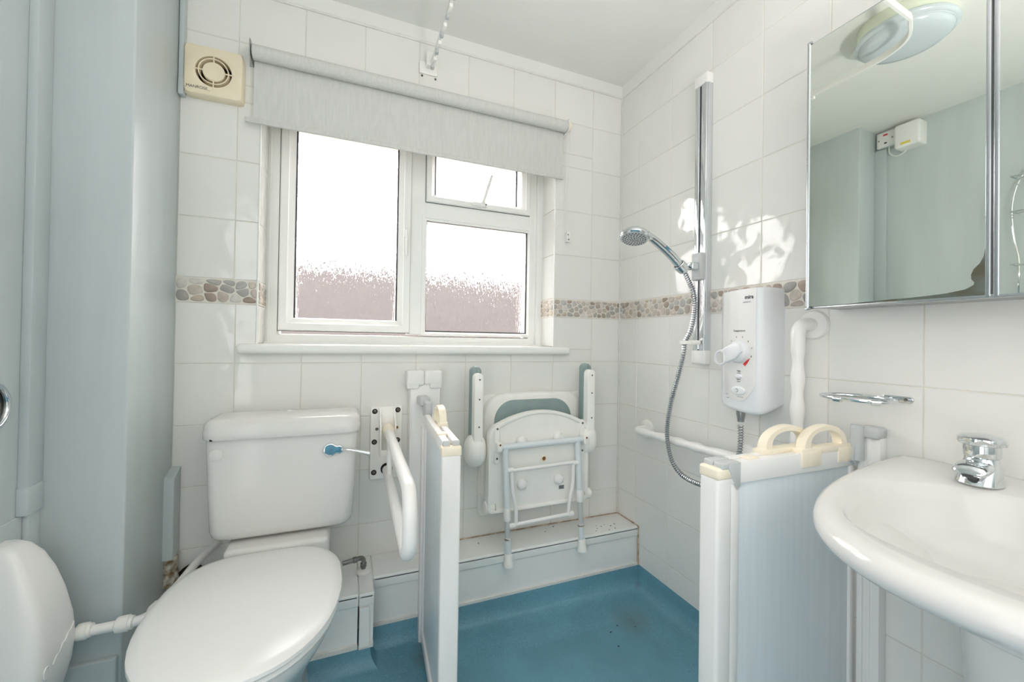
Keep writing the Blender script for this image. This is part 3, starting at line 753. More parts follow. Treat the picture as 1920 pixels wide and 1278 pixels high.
# lever
FYL = -0.1955
bm = B(); pl = [(0.021 * math.cos(a), 0.021 * math.sin(a)) for a in [math.radians(q) for q in range(40, 321, 14)]] + [(0.026 + 0.014 * math.cos(a), -0.001 + 0.014 * math.sin(a)) for a in [math.radians(q) for q in range(-110, 111, 22)]]
plate(bm, pl, (-1.258, FYL, 0.724), (1, 0, 0), (0, 0, 1), (0, -1, 0), 0.008, 0.003); lv = obj('flush_lever', bm, CHROME, wc)
bm = B(); plate(bm, inset2(pl, 0.0048), (-1.258, FYL - 0.0078, 0.724), (1, 0, 0), (0, 0, 1), (0, -1, 0), 0.0014, 0.0006); obj('lever_face', bm, BLUEF, lv, label='blue lever face')
bm = B(); pts_ = spline([(-1.225, FYL - 0.010, 0.723), (-1.200, FYL - 0.016, 0.722), (-1.172, FYL - 0.020, 0.715), (-1.140, FYL - 0.022, 0.706)], 6)
tube(bm, pts_, [0.0035 + 0.0045 * (i / (len(pts_) - 1)) ** 2 for i in range(len(pts_))], 12); obj('lever_arm', bm, CHROME, lv)
# bowl
CXB = -1.420
def egg(zz, hw, yb_, yf_, bw, N=48, cx=CXB):
    """egg outline: back width bw (half), full half width hw, from yb_ (back) to yf_ (front)"""
    out = []
    for k in range(N):
        a = 2 * PI * k / N; c, s = math.cos(a), math.sin(a)
        ym = yb_ + (yf_ - yb_) * 0.42
        if s >= 0:
            e = 2 / 4.2; x = hw * math.copysign(abs(c) ** e, c); y = ym + (yb_ - ym) * abs(s) ** e
            t = (y - ym) / (yb_ - ym); x *= 1 - (1 - bw / hw) * t ** 2.2
        else:
            e = 2 / 2.25; x = hw * math.copysign(abs(c) ** e, c); y = ym + (yf_ - ym) * abs(s) ** e
        out.append(V((cx + x, y, zz)))
    return out
bm = B()
loft(bm, [egg(0.0, 0.125, -0.10, -0.56, 0.11), egg(0.02, 0.120, -0.10, -0.555, 0.105), egg(0.12, 0.105, -0.12, -0.53, 0.09), egg(0.22, 0.125, -0.14, -0.58, 0.10), egg(0.31, 0.160, -0.17, -0.66, 0.12),
          egg(0.37, 0.183, -0.21, -0.715, 0.13), egg(0.400, 0.194, -0.24, -0.735, 0.14), egg(0.414, 0.196, -0.245, -0.738, 0.14), egg(0.418, 0.190, -0.25, -0.732, 0.135)])
box(bm, -1.535, -1.255, -0.235, -0.04, 0.30, 0.462, 0.014, 3); obj('bowl', bm, CERAMIC, wc)
bm = B(); box(bm, -1.535, -1.30, -0.150, -0.06, 0.458, 0.474, 0.004); obj('coupling_seal', bm, DARK, wc)
bm = B()
loft(bm, [egg(0.4195, 0.188, -0.262, -0.735, 0.145), egg(0.421, 0.197, -0.258, -0.744, 0.15), egg(0.428, 0.200, -0.257, -0.748, 0.152), egg(0.435, 0.197, -0.258, -0.745, 0.15), egg(0.437, 0.190, -0.262, -0.738, 0.145)])
obj('seat_ring', bm, SEATM, wc)
bm = B()
loft(bm, [egg(0.4385, 0.188, -0.258, -0.742, 0.152), egg(0.440, 0.200, -0.253, -0.752, 0.162), egg(0.445, 0.2045, -0.250, -0.756, 0.166), egg(0.452, 0.204, -0.251, -0.755, 0.165), egg(0.458, 0.197, -0.256, -0.748, 0.160), egg(0.4610, 0.183, -0.266, -0.735, 0.148), egg(0.4625, 0.13, -0.30, -0.68, 0.10), egg(0.463, 0.05, -0.40, -0.55, 0.04)])
obj('seat_lid', bm, SEATM, wc)
# supply pipe
sp2 = thing('supply_pipe', 'short chrome supply pipe with elbow dropping into a white collar beside the toilet', 'pipe', (-1.147, -0.115, ST))
bm = B(); tube(bm, fillet([(-1.215, -0.129, 0.318), (-1.1475, -0.112, 0.319), (-1.1475, -0.112, 0.272)], 0.014), 0.0078, 14); obj('pipe_run', bm, PIPEM, sp2)
d = (V((-1.1475, -0.112, 0.319)) - V((-1.215, -0.129, 0.318))).normalized()
bm = B(); lathe(bm, [(0.008, 0), (0.0105, 0.001), (0.0105, 0.012), (0.008, 0.013)], V((-1.1475, -0.112, 0.319)) - d * 0.036, d, 8); obj('compression_nut', bm, PIPEM, sp2)
bm = B(); lathe(bm, [(0.008, 0), (0.0105, 0.001), (0.0105, 0.014), (0.008, 0.016)], (-1.1475, -0.112, 0.286), (0, 0, 1), 14); obj('elbow_socket', bm, PIPEM, sp2)
bm = B(); lathe(bm, [(0.0235, 0.0005), (0.0235, 0.005), (0.019, 0.009), (0.009, 0.013)], (-1.1475, -0.112, ST), (0, 0, 1), 28); obj('white_collar', bm, PVC, sp2)

# ------------------------------------------------------------------ drop down grab rail
gr = thing('drop_down_rail', 'white hinged drop down support rail beside the toilet', 'grab rail', (-1.07, 0, 0.69))
bm = B(); plate(bm, rrect(0.116, 0.274, 0.008), (-1.070, 0, 0.688), (1, 0, 0), (0, 0, 1), (0, -1, 0), 0.010, 0.003); obj('wall_plate', bm, IVORY, gr)
bm = B()
for x in (-1.0945, -1.0425): plate(bm, [(-0.010, 0.825), (-0.010, 0.70), (-0.03, 0.660), (-0.062, 0.652), (-0.072, 0.668), (-0.072, 0.76), (-0.02, 0.825)], (x - 0.0025, 0, 0), (0, 1, 0), (0, 0, 1), (1, 0, 0), 0.005, 0.001)
box(bm, -1.0945, -1.0425, -0.024, -0.008, 0.700, 0.826, 0.002); box(bm, -1.094, -1.043, -0.070, -0.062, 0.652, 0.672, 0.002); obj('hinge_bracket', bm, IVORY, gr)
for x, z in ((-1.1125, 0.807), (-1.0285, 0.809), (-1.1125, 0.692), (-1.0285, 0.694), (-1.1125, 0.578)):
    bm = B(); lathe(bm, [(0.0098, 0.0), (0.0098, 0.0015), (0.0066, 0.0015), (0.0066, 0.0008)], (x, -0.0095, z), (0, -1, 0), 20); c_ = obj('bolt_recess', bm, DARK, gr)
    bm = B(); lathe(bm, [(0.0062, 0), (0.0062, 0.003), (0.004, 0.0042), (0.0, 0.0042)], (x, -0.0095, z), (0, -1, 0), 8); obj('bolt', bm, SCREW, gr)
screw(gr, (-1.104, -0.0095, 0.740), (0, -1, 0), 0.006); screw(gr, (-1.031, -0.0095, 0.742), (0, -1, 0), 0.0055, BROWN)
bm = B(); lathe(bm, [(0.022, 0), (0.022, 0.0012), (0.0, 0.0012)], (-1.0665, -0.0098, 0.588), (0, -1, 0), 24); obj('rear_opening', bm, DARK, gr)
bm = B(); lathe(bm, [(0.016, 0), (0.021, 0.006), (0.021, 0.05), (0.017, 0.058)], (-1.0675, -0.050, 0.748), (0, -1, -0.12), 20); obj('pivot_sleeve', bm, CREAM, gr)
bm = B()
pth = fillet([(-1.0675, -0.085, 0.742), (-1.083, -0.735, 0.752), (-1.083, -0.735, 0.602), (-1.068, -0.030, 0.590)], [0.068, 0.068], 10)
tube(bm, pth, 0.0158, 20); obj('rail_loop', bm, PVC, gr)
bm = B(); cyl(bm, (-1.0685, -0.135, 0.742), (-1.0685, -0.135, 0.594), 0.0095, 14); obj('rail_strut', bm, PVC, gr)

# ------------------------------------------------------------------ left shower screen with its wall post
ps = thing('wall_post', 'wide white plastic post with a two lobed cap standing on the ledge', 'post', (-0.932, -0.03, ST))
bm = B(); box(bm, -0.990, -0.876, -0.052, 0.0, ST, 0.925, 0.004, 3); obj('post_body', bm, PVC, ps)
bm = B(); box(bm, -0.9885, -0.983, -0.0545, -0.05, ST, 0.90, 0.001); box(bm, -0.883, -0.8775, -0.0545, -0.05, ST, 0.90, 0.001); obj('post_ribs', bm, PVC, ps)
bm = B()
for x0, x1, zb in ((-1.004, -0.9375, 0.893), (-0.9375, -0.869, 0.896)):
    box(bm, x0, x1, -0.062, 0.0, zb + 0.010, 0.962, 0.009, 4); 
box(bm, -1.002, -0.957, -0.061, 0.0, 0.893, 0.93, 0.004, 2); box(bm, -0.916, -0.871, -0.061, 0.0, 0.893, 0.93, 0.004, 2); obj('post_cap', bm, PVC, ps)

def leaf(parent, o, u, w, L, zt, zb, rail_h, th, handle=None, cap=True):
    """one half height screen leaf: starts at o (ground), runs L along u, thickness th along w"""
    u = V(u).normalized(); w = V(w).normalized(); o = V(o)
    def bx(name, a0, a1, b0, b1, z0, z1, m, r=0.002):
        bm = B(); t = B(); box(t, a0, a1, b0, b1, z0, z1, r)
        t.transform(Matrix(((u.x, w.x, 0, o.x), (u.y, w.y, 0, o.y), (0, 0, 1, 0), (0, 0, 0, 1)))); join(bm, t)
        return obj(name, bm, m, parent)
    bx('panel', 0.012, L - 0.012, th * 0.36, th * 0.64, zb + 0.01, zt - 0.01, PANEL)
    bx('top_rail', 0.0, L, 0, th, zt - rail_h, zt, PVC, 0.004)
    bx('bottom_rail', 0.0, L, 0, th, zb, zb + 0.035, PVC, 0.003)
    bx('inner_stile', 0.0, 0.018, th * 0.1, th * 0.9, zb, zt - rail_h + 0.002, PVC)
    bx('outer_stile', L - 0.022, L, th * 0.1, th * 0.9, zb, zt - rail_h + 0.002, PVC)
    bx('floor_seal', 0.01, L - 0.01, th * 0.4, th * 0.6, max(zb - 0.03, 0.003), zb + 0.002, SEAL, 0.001)
    return bx
def arch_handle(parent, o, u, w, Lh=0.150, hgt=0.052, th=0.022, m=None):
    """cream D shaped lift handle sitting over the rail: arch in the (u,z) plane"""
    u = V(u).normalized(); w = V(w).normalized(); o = V(o); z = V((0, 0, 1))
    out = []; inn = []; n = 18
    for k in range(n + 1):
        a = PI * k / n
        out.append((-Lh / 2 * 0.86 * math.cos(a) * (1.0 if math.cos(a) < 0 else 1.0), hgt * math.sin(a) ** 0.72))
        inn.append((-Lh / 2 * 0.62 * math.cos(a), 0.010 + (hgt - 0.024) * math.sin(a) ** 0.72))
    bm = B()
    def P(a, b, d): return o + u * a + z * b + w * d
    rings = []
    for q in range(n + 1):
        (a0, b0), (a1, b1) = out[q], inn[q]
        e = 0.003
        rings.append([P(a0, b0, -th / 2 + e), P(a0, b0, th / 2 - e), P(a0 * .97 + a1 * .03, b0 - 0.002, th / 2), P(a1, b1 + .002, th / 2), P(a1, b1, th / 2 - e), P(a1, b1, -th / 2 + e), P(a1, b1 + .002, -th / 2), P(a0 * .97 + a1 * .03, b0 - 0.002, -th / 2)])
    loft(bm, rings)
    t = B(); box(t, -Lh / 2, Lh / 2, -th / 2 - 0.002, th / 2 + 0.002, -0.006, 0.010, 0.003)
    for a0, a1 in ((-Lh / 2, -Lh * 0.12), (Lh * 0.22, Lh / 2)): box(t, a0, a1, -th / 2 - 0.004, th / 2 + 0.004, -0.034, 0.004, 0.004)
    t.transform(Matrix(((u.x, w.x, 0, o.x), (u.y, w.y, 0, o.y), (0, 0, 1, o.z), (0, 0, 0, 1)))); join(bm, t)
    return obj('lift_handle', bm, CREAM, parent, label='cream lift handle')

ls = thing('folding_shower_screen', 'folded half height shower screen beside the toilet, seen nearly edge on', 'shower screen', (-0.93, -0.35, 0))
LZ = 0.818
bm = B(); box(bm, -0.966, -0.930, -0.188, -0.162, 0.0, LZ - 0.045, 0.002); box(bm, -0.958, -0.951, -0.190, -0.186, 0.0, LZ - 0.05, 0.001); obj('wall_channel', bm, PVC, ls)
bm = B(); box(bm, -0.964, -0.926, -0.125, -0.050, 0.835, 0.868, 0.007, 3); box(bm, -0.952, -0.926, -0.165, -0.105, 0.800, 0.858, 0.008, 3); obj('hinge_block', bm, GREY, ls)
u1 = V((-0.022, -0.395, 0)).normalized(); w1 = V((1, -0.055, 0)).normalized()
leaf(ls, (-0.960, -0.190, 0), u1, w1, 0.385, LZ, 0.045, 0.040, 0.020)
leaf(ls, (-0.9345, -0.190, 0), u1, w1, 0.385, LZ, 0.045, 0.040, 0.020)
e1 = V((-0.960, -0.190, 0)) + u1 * 0.385
def post_box(parent, name, o, u, w, a0, a1, b0, b1, z0, z1, m, r):
    bm = B(); t = B(); box(t, a0, a1, b0, b1, z0, z1, r, 3)
    t.transform(Matrix(((u.x, w.x, 0, o.x), (u.y, w.y, 0, o.y), (0, 0, 1, 0), (0, 0, 0, 1)))); join(bm, t); return obj(name, bm, m, parent)
post_box(ls, 'hinge_post', e1, u1, w1, -0.006, 0.022, -0.003, 0.0475, 0.045, LZ - 0.030, PVC, 0.006)
post_box(ls, 'post_cap', e1, u1, w1, -0.007, 0.0225, -0.0038, 0.0483, LZ - 0.038, LZ - 0.012, CREAM, 0.004)
post_box(ls, 'rail_end_cap', e1, u1, w1, 0.0, 0.012, 0.001, 0.0205, LZ - 0.016, LZ + 0.001, GREY, 0.004)
post_box(ls, 'rail_end_cap', e1, u1, w1, 0.0, 0.012, 0.0265, 0.046, LZ - 0.016, LZ + 0.001, GREY, 0.004)
post_box(ls, 'latch', V((-0.960, -0.190, 0)) + u1 * 0.29, u1, w1, 0, 0.03, -0.002, 0.024, LZ - 0.006, LZ + 0.004, CREAM, 0.002)
arch_handle(ls, V((-0.9345, -0.190, LZ)) + u1 * 0.13 + w1 * 0.010, u1, w1, 0.14)

# ------------------------------------------------------------------ right shower screen
rs = thing('folding_shower_screen', 'folded half height shower screen hinged on right wall behind the basin', 'shower screen', (-0.25, -0.98, 0))
RZ = 0.830
u2 = V((-1, 0.004, 0)).normalized(); w2 = V((0.004, 1, 0)).normalized()
O2 = V((-0.030, -1.003, 0))
leaf(rs, O2, u2, w2, 0.425, RZ, 0.045, 0.047, 0.022)
leaf(rs, O2 + w2 * 0.026, u2, w2, 0.425, RZ, 0.045, 0.047, 0.022)
e2 = O2 + u2 * 0.425
post_box(rs, 'hinge_post', e2, u2, w2, -0.003, 0.040, 0.001, 0.0505, 0.045, RZ - 0.030, PVC, 0.008)
post_box(rs, 'post_cap', e2, u2, w2, -0.004, 0.0408, -0.0002, 0.0515, RZ - 0.036, RZ - 0.010, CREAM, 0.006)
post_box(rs, 'rail_end_cap', e2, u2, w2, -0.024, 0.030, -0.0008, 0.0228, RZ - 0.014, RZ + 0.001, GREY, 0.004)
post_box(rs, 'rail_end_cap', e2, u2, w2, -0.024, 0.030, 0.0255, 0.049, RZ - 0.014, RZ + 0.001, GREY, 0.004)
bm = B(); plate(bm, [(0.0, 0.0), (0.034, 0.0), (0.034, -0.050), (0.026, -0.058), (0.0, -0.012)], e2 + u2 * 0.012 + V((0, 0, RZ)), -u2, (0, 0, 1), -w2, 0.0022, 0.0008); obj('end_gusset', bm, GREY, rs)
post_box(rs, 'latch', O2 + u2 * 0.355, u2, w2, -0.018, 0.018, 0.004, 0.026, RZ - 0.004, RZ + 0.004, CREAM, 0.002)
arch_handle(rs, O2 + u2 * 0.115 + w2 * 0.011 + V((0, 0, RZ)), -u2, -w2, 0.185, 0.060)
arch_handle(rs, O2 + u2 * 0.210 + w2 * 0.037 + V((0, 0, RZ)), -u2, -w2, 0.185, 0.060)
bm = B(); box(bm, -0.030, 0.0, -1.052, -1.012, 0.0, 0.862, 0.003); box(bm, -0.036, 0.0, -1.020, -1.008, 0.0, 0.862, 0.002); box(bm, -0.0325, -0.028, -1.034, -1.026, 0.0, 0.86, 0.001)
obj('wall_channel', bm, PVC, rs)
bm = B(); box(bm, -0.040, 0.0, -1.054, -1.008, 0.856, 0.885, 0.008, 3)
cyl(bm, (-0.040, -1.010, 0.885), (-0.040, -1.010, 0.800), 0.014, 18)
plate(bm, [(-0.030, 0.862), (-0.052, 0.846), (-0.060, 0.80), (-0.045, 0.785), (-0.030, 0.80)], (0, -1.012, 0), (1, 0, 0), (0, 0, 1), (0, 1, 0), 0.016, 0.004); obj('hinge_block', bm, GREY, rs)
#--MORE2--
# ------------------------------------------------------------------ folding shower seat
ss = thing('shower_chair', 'wall mounted white shower seat folded up, with grey green padded arms', 'shower seat', (-0.46, 0, 0.36))
bm = B(); plate(bm, rrect(0.50, 0.50, 0.02), (-0.452, -0.0012, 0.605), (1, 0, 0), (0, 0, 1), (0, -1, 0), 0.016, 0.004); obj('wall_plate', bm, IVORY, ss)
for x, z in ((-0.672, 0.385), (-0.600, 0.378), (-0.250, 0.395), (-0.43, 0.372)):
    bm = B(); lathe(bm, [(0.008, 0), (0.008, 0.004), (0.004, 0.006), (0, 0.006)], (x, -0.0155, z), (0, -1, 0), 10); obj('wall_bolt', bm, BROWN, ss)
back = rrect(0.478, 0.440, [0.105, 0.105, 0.05, 0.05], 9)
bm = B(); plate(bm, back, (-0.461, -0.016, 0.642), (1, 0, 0), (0, 0, 1), (0, -1, 0), 0.034, 0.016, 4); obj('backrest', bm, IVORY, ss)
bm = B(); plate(bm, rrect(0.356, 0.30, [0.085, 0.085, 0.03, 0.03], 9), (-0.472, -0.0485, 0.684), (1, 0, 0), (0, 0, 1), (0, -1, 0), 0.010, 0.006, 3); obj('backrest_pad', bm, TEAL, ss, label='grey green padding')
# seat (underside faces the room)
def seat_outline(s=0.0):
    pts = []
    x0, x1, zb = -0.7015 + s, -0.2515 - s, 0.408 + s
    r = 0.022
    for k in range(6):
        a = math.radians(180 + 90 * k / 5); pts.append((x0 + r + r * math.cos(a), zb + r + r * math.sin(a)))
    for k in range(6):
        a = math.radians(270 + 90 * k / 5); pts.append((x1 - r + r * math.cos(a), zb + r + r * math.sin(a)))
    rc = 0.055; zs = 0.700 - s
    for k in range(1, 8):
        a = math.radians(72 * k / 7); pts.append((x1 - rc + rc * math.cos(a), zs + rc * math.sin(a)))
    xa, za = pts[-1]
    for k in range(1, 16):
        t = k / 16; x = xa + (x0 + x1 - 2 * xa) * t
        pts.append((x, za + (0.798 - s - za) * (1 - (2 * t - 1) ** 2)))
    for k in range(7, 0, -1):
        a = math.radians(72 * k / 7); pts.append((x0 + rc - rc * math.cos(a), zs + rc * math.sin(a)))
    return pts
bm = B()
def sr(s, y): return [V((x, y, z)) for x, z in seat_outline(s)]
loft(bm, [sr(0.006, -0.096), sr(0.0, -0.102), sr(0.0, -0.130), sr(0.002, -0.134), sr(0.007, -0.135), sr(0.011, -0.133), sr(0.014, -0.126)]); obj('seat_panel', bm, IVORY, ss)
for x, z in ((-0.563, 0.684), (-0.398, 0.686), (-0.558, 0.510), (-0.393, 0.513)):
    bm = B(); lathe(bm, [(0.021, 0), (0.0225, 0.004), (0.022, 0.012), (0.017, 0.020), (0.008, 0.0235), (0, 0.024)], (x, -0.1262, z), (0, -1, 0), 10); obj('knob', bm, PVC, ss)
bm = B(); lathe(bm, [(0.013, 0), (0.013, 0.006), (0.0085, 0.007), (0.0085, 0.002), (0, 0.002)], (-0.462, -0.126, 0.603), (0, -1, 0), 18); bo = obj('bolt_boss', bm, CREAM, ss)
bm = B(); lathe(bm, [(0.0082, 0), (0.0075, 0.004), (0, 0.004)], (-0.462, -0.127, 0.603), (0, -1, 0), 12); obj('brass_insert', bm, BROWN, bo)
bm = B(); box(bm, -0.389, -0.363, -0.1266, -0.1258, 0.467, 0.483); stk = obj('sticker', bm, PRINTL, ss)
for k in range(3):
    bm = B(); box(bm, -0.387, -0.366 - 0.003 * (k % 2), -0.1270, -0.1264, 0.470 + 0.0045 * k, 0.4725 + 0.0045 * k); obj('printed_line', bm, PRINT, stk)
for x in (-0.667, -0.284):
    bm = B(); plate(bm, rrect(0.022, 0.150, 0.0105), (x, -0.1262, 0.676), (1, 0, 0), (0, 0, 1), (0, -1, 0), 0.010, 0.003); br = obj('leg_bracket', bm, IVORY, ss)
    for z in (0.737, 0.622): screw(br, (x, -0.1362, z), (0, -1, 0), 0.0042)
    bm = B(); box(bm, x - 0.009, x + 0.011, -0.168, -0.128, 0.652, 0.688, 0.006, 3); obj('bracket_lug', bm, IVORY, br)
    screw(br, (x + 0.001, -0.168, 0.682), (0, -1, 0), 0.004, BROWN)
for x, dx in ((-0.684, -0.026), (-0.250, 0.022)):
    bm = B(); lathe(bm, [(0.020, 0), (0.024, 0.004), (0.024, 0.040), (0.020, 0.044)], (x - 0.022, -0.108, 0.428), (1, 0, 0), 24); hg = obj('hinge_barrel', bm, IVORY, ss)
    bm = B(); lathe(bm, [(0.0246, 0.0), (0.0246, 0.003)], (x + (0.014 if dx < 0 else -0.016), -0.108, 0.428), (1, 0, 0), 24); obj('hinge_joint', bm, RUST, hg)
LEGW = mat('bluish_white_leg_tube', (222, 228, 230), 0.3, vary=0.02)
bm = B(); cyl(bm, (-0.660, -0.152, 0.668), (-0.290, -0.152, 0.674), 0.0125, 18); obj('leg_crossbar', bm, LEGW, ss)
for (x0, z0, x1, zf) in ((-0.640, 0.664, -0.628, 0.222), (-0.318, 0.670, -0.303, 0.223)):
    a = V((x0, -0.152, z0)); b = V((x1, -0.176, zf)); q = lambda t: a + (b - a) * t
    tl = 0.66 if x0 < -0.5 else 0.60
    bm = B(); cyl(bm, q(0), q(tl - 0.05), 0.0125, 18); lg = obj('leg', bm, LEGW, ss)
    bm = B(); lathe(bm, [(0.0128, 0), (0.0142, 0.002), (0.0142, 0.045), (0.013, 0.048)], q(tl - 0.15), b - a, 18); obj('leg_collar', bm, PVC, lg)
    bm = B(); cyl(bm, q(tl - 0.06), q(0.80), 0.0105, 16); obj('inner_tube', bm, GREY, lg)
    bm = B(); cyl(bm, q(0.76), q(0.92), 0.0122, 16); obj('lower_tube', bm, LEGW, lg)
    bm = B(); lathe(bm, [(0.0128, 0), (0.014, 0.003), (0.0135, 0.006)], q(0.765), b - a, 14); obj('spring_clip', bm, RUST, lg)
    bm = B(); lathe(bm, [(0.0135, 0), (0.0155, 0.004), (0.0155, 0.022), (0.0175, 0.028), (0.0195, 0.040), (0.0200, 0.047), (0.017, 0.049)], q(0.895), b - a, 20); obj('foot', bm, IVORY, lg)
bm = B(); cyl(bm, (-0.622, -0.163, 0.579), (-0.338, -0.163, 0.585), 0.0075, 14)
for x in (-0.622, -0.335): cyl(bm, (x - 0.012, -0.163, 0.5815), (x + 0.012, -0.163, 0.5815), 0.0095, 14)
tube(bm, spline([(-0.616, -0.163, 0.58), (-0.612, -0.166, 0.50), (-0.600, -0.172, 0.44), (-0.600, -0.174, 0.372)], 6), 0.0075, 12)
tube(bm, spline([(-0.342, -0.163, 0.585), (-0.346, -0.166, 0.50), (-0.362, -0.172, 0.44), (-0.370, -0.174, 0.380)], 6), 0.0075, 12)
cyl(bm, (-0.606, -0.174, 0.374), (-0.360, -0.174, 0.381), 0.0075, 14); cyl(bm, (-0.366, -0.174, 0.381), (-0.348, -0.174, 0.382), 0.011, 14); cyl(bm, (-0.628, -0.174, 0.372), (-0.604, -0.174, 0.372), 0.010, 14)
obj('leg_brace', bm, PVC, ss)
for xc, zb in ((-0.7455, 0.640), (-0.2455, 0.648)):
    bm = B(); arm_o = rrect(0.036, 0.262, [0.017, 0.017, 0.004, 0.004], 6)
    plate(bm, arm_o, (xc, -0.108, zb + 0.183), (1, 0, 0), (0, 0, 1), (0, -1, 0), 0.034, 0.004); am = obj('arm', bm, IVORY, ss)
    for dz in (0.290, 0.215, 0.110): screw(am, (xc + 0.002, -0.1415, zb + dz), (0, -1, 0), 0.0035)
    bm = B(); plate(bm, rrect(0.041, 0.285, [0.020, 0.020, 0.004, 0.004], 6), (xc - 0.001, -0.066, zb + 0.196), (1, 0, 0), (0, 0, 1), (0, -1, 0), 0.044, 0.008, 3, 0.012); obj('arm_pad', bm, TEAL, am, label='grey green padding')
    bm = B(); t = B(); bmesh.ops.create_uvsphere(t, u_segments=28, v_segments=18, radius=1)
    for v in t.verts: v.co = V((xc - 0.002 + 0.043 * math.copysign(abs(v.co.x) ** 0.85, v.co.x), -0.105 + 0.048 * v.co.y, zb + 0.014 + 0.064 * math.copysign(abs(v.co.z) ** 0.85, v.co.z)))
    join(bm, t); obj('arm_pivot', bm, IVORY, am)
    bm = B(); cyl(bm, (xc, -0.06, zb), (xc + (0.03 if xc < -0.5 else -0.03), -0.02, zb), 0.016, 14); obj('arm_bracket', bm, IVORY, am)

# ------------------------------------------------------------------ shower riser rail with handset
ry = -0.503
rr_ = thing('shower_riser_rail', 'tall chrome shower riser rail with grooved front on the right wall', 'riser rail', (0, ry, 1.03))
bm = B(); box(bm, -0.022, 0.0, ry - 0.028, ry + 0.028, 1.045, 2.030, 0.002); obj('back_channel', bm, mat('satin_aluminium', (222, 224, 225), 0.38, metal=0.7, vary=0.03), rr_)
bm = B(); box(bm, -0.030, -0.020, ry + 0.006, ry + 0.026, 1.050, 2.028, 0.003, 3); box(bm, -0.030, -0.020, ry - 0.026, ry - 0.002, 1.050, 2.028, 0.003, 3); obj('chrome_strip', bm, CHROME, rr_)
bm = B(); box(bm, -0.0265, -0.021, ry - 0.0025, ry + 0.0065, 1.050, 2.028); obj('groove', bm, DGREY, rr_)
bm = B(); box(bm, -0.032, 0.0, ry - 0.030, ry + 0.030, 2.024, 2.062, 0.004, 2); obj('end_cap', bm, PVC, rr_)
bm = B(); box(bm, -0.033, 0.0, ry - 0.031, ry + 0.031, 1.006, 1.056, 0.006, 3); obj('end_cap', bm, PVC, rr_)
bm = B(); box(bm, -0.050, -0.024, ry - 0.026, ry + 0.016, 1.310, 1.408, 0.003); sl = obj('slider', bm, GREY, rr_)
bm = B(); box(bm, -0.0805, -0.046, ry - 0.020, ry + 0.012, 1.344, 1.372, 0.006, 3); obj('slider_arm', bm, CHROME, sl)
bm = B(); collar(bm, [(0.0172, -0.016), (0.0195, -0.016), (0.0215, 0.0), (0.0215, 0.014), (0.0195, 0.016), (0.0172, 0.016)], (-0.108, ry + 0.006, 1.354), (-0.80, 0.0, 0.60), 24); obj('handset_cradle', bm, CHROME, sl)
bm = B(); box(bm, -0.0705, -0.032, ry - 0.016, ry + 0.020, 1.076, 1.092, 0.004); collar(bm, [(0.0138, 0), (0.0185, 0), (0.0185, 0.012), (0.0138, 0.012)], (-0.086, ry + 0.006, 1.078), (0, 0, 1), 24); obj('hose_retainer', bm, IVORY, rr_)
bm = B(); cyl(bm, (-0.034, ry - 0.004, 1.077), (-0.034, ry - 0.004, 1.060), 0.009, 12); obj('retainer_screw', bm, CHROME, rr_)

hs = thing('shower_handset', 'round chrome shower head on its handle pointing out over the shower', 'shower head', (-0.104, ry, 1.356))
HY = ry + 0.010
HC = V((-0.312, HY, 1.444))
ax = V((-0.24, -0.20, -0.95)).normalized()
bm = B(); lathe(bm, [(0.0, -0.019), (0.030, -0.017), (0.044, -0.010), (0.0505, 0.0), (0.050, 0.008), (0.0455, 0.012)], HC, ax, 36); lathe(bm, [(0.0455, 0.011), (0.045, 0.0095), (0.0, 0.0095)], HC, ax, 36); obj('head_shell', bm, CHROME, hs)
bm = B(); lathe(bm, [(0.0445, 0.009), (0.043, 0.0125), (0.02, 0.0155), (0.0, 0.016)], HC, ax, 36); obj('spray_face', bm, mat('pale_spray_face', (206, 210, 212), 0.25, metal=0.5, vary=0.03), hs)
a_, uu, ww = frame_axes(ax)
bm = B()
for rad, num in ((0.006, 4), (0.013, 9), (0.021, 14), (0.029, 18), (0.0365, 22)):
    for k in range(num):
        an = 2 * PI * k / num + rad * 90
        p = HC + a_ * (0.0155 - rad * rad * 1.6) + uu * rad * math.cos(an) + ww * rad * math.sin(an)
        lathe(bm, [(0.0024, -0.001), (0.0021, 0.0010), (0, 0.0010)], p, ax, 6)
o = obj('nozzles', bm, DARK, hs); o['kind'] = 'stuff'
bm = B(); p_ = spline([(-0.262, HY - 0.001, 1.452), (-0.225, HY - 0.001, 1.437), (-0.160, HY - 0.003, 1.396), (-0.118, HY - 0.004, 1.362), (-0.090, HY - 0.004, 1.340)], 6)
tube(bm, p_, [0.015, 0.0145, 0.014] + [0.0135 + 0.0015 * math.sin(i / len(p_) * PI) for i in range(len(p_) - 5)] + [0.0125, 0.012], 20); hd = obj('handle', bm, CHROME, hs)
bm = B(); dd = (V((-0.135, 0, 1.377)) - V((-0.195, 0, 1.418))).normalized(); nn = V((-0.56, 0, -0.83))
plate(bm, rrect(0.060, 0.012, 0.0055), V((-0.166, HY - 0.012, 1.4005)), dd, V((dd.z, 0, -dd.x)), (0, -1, 0), 0.005, 0.002); obj('blue_inlay', bm, BLUEF, hd, label='blue inlay strip')

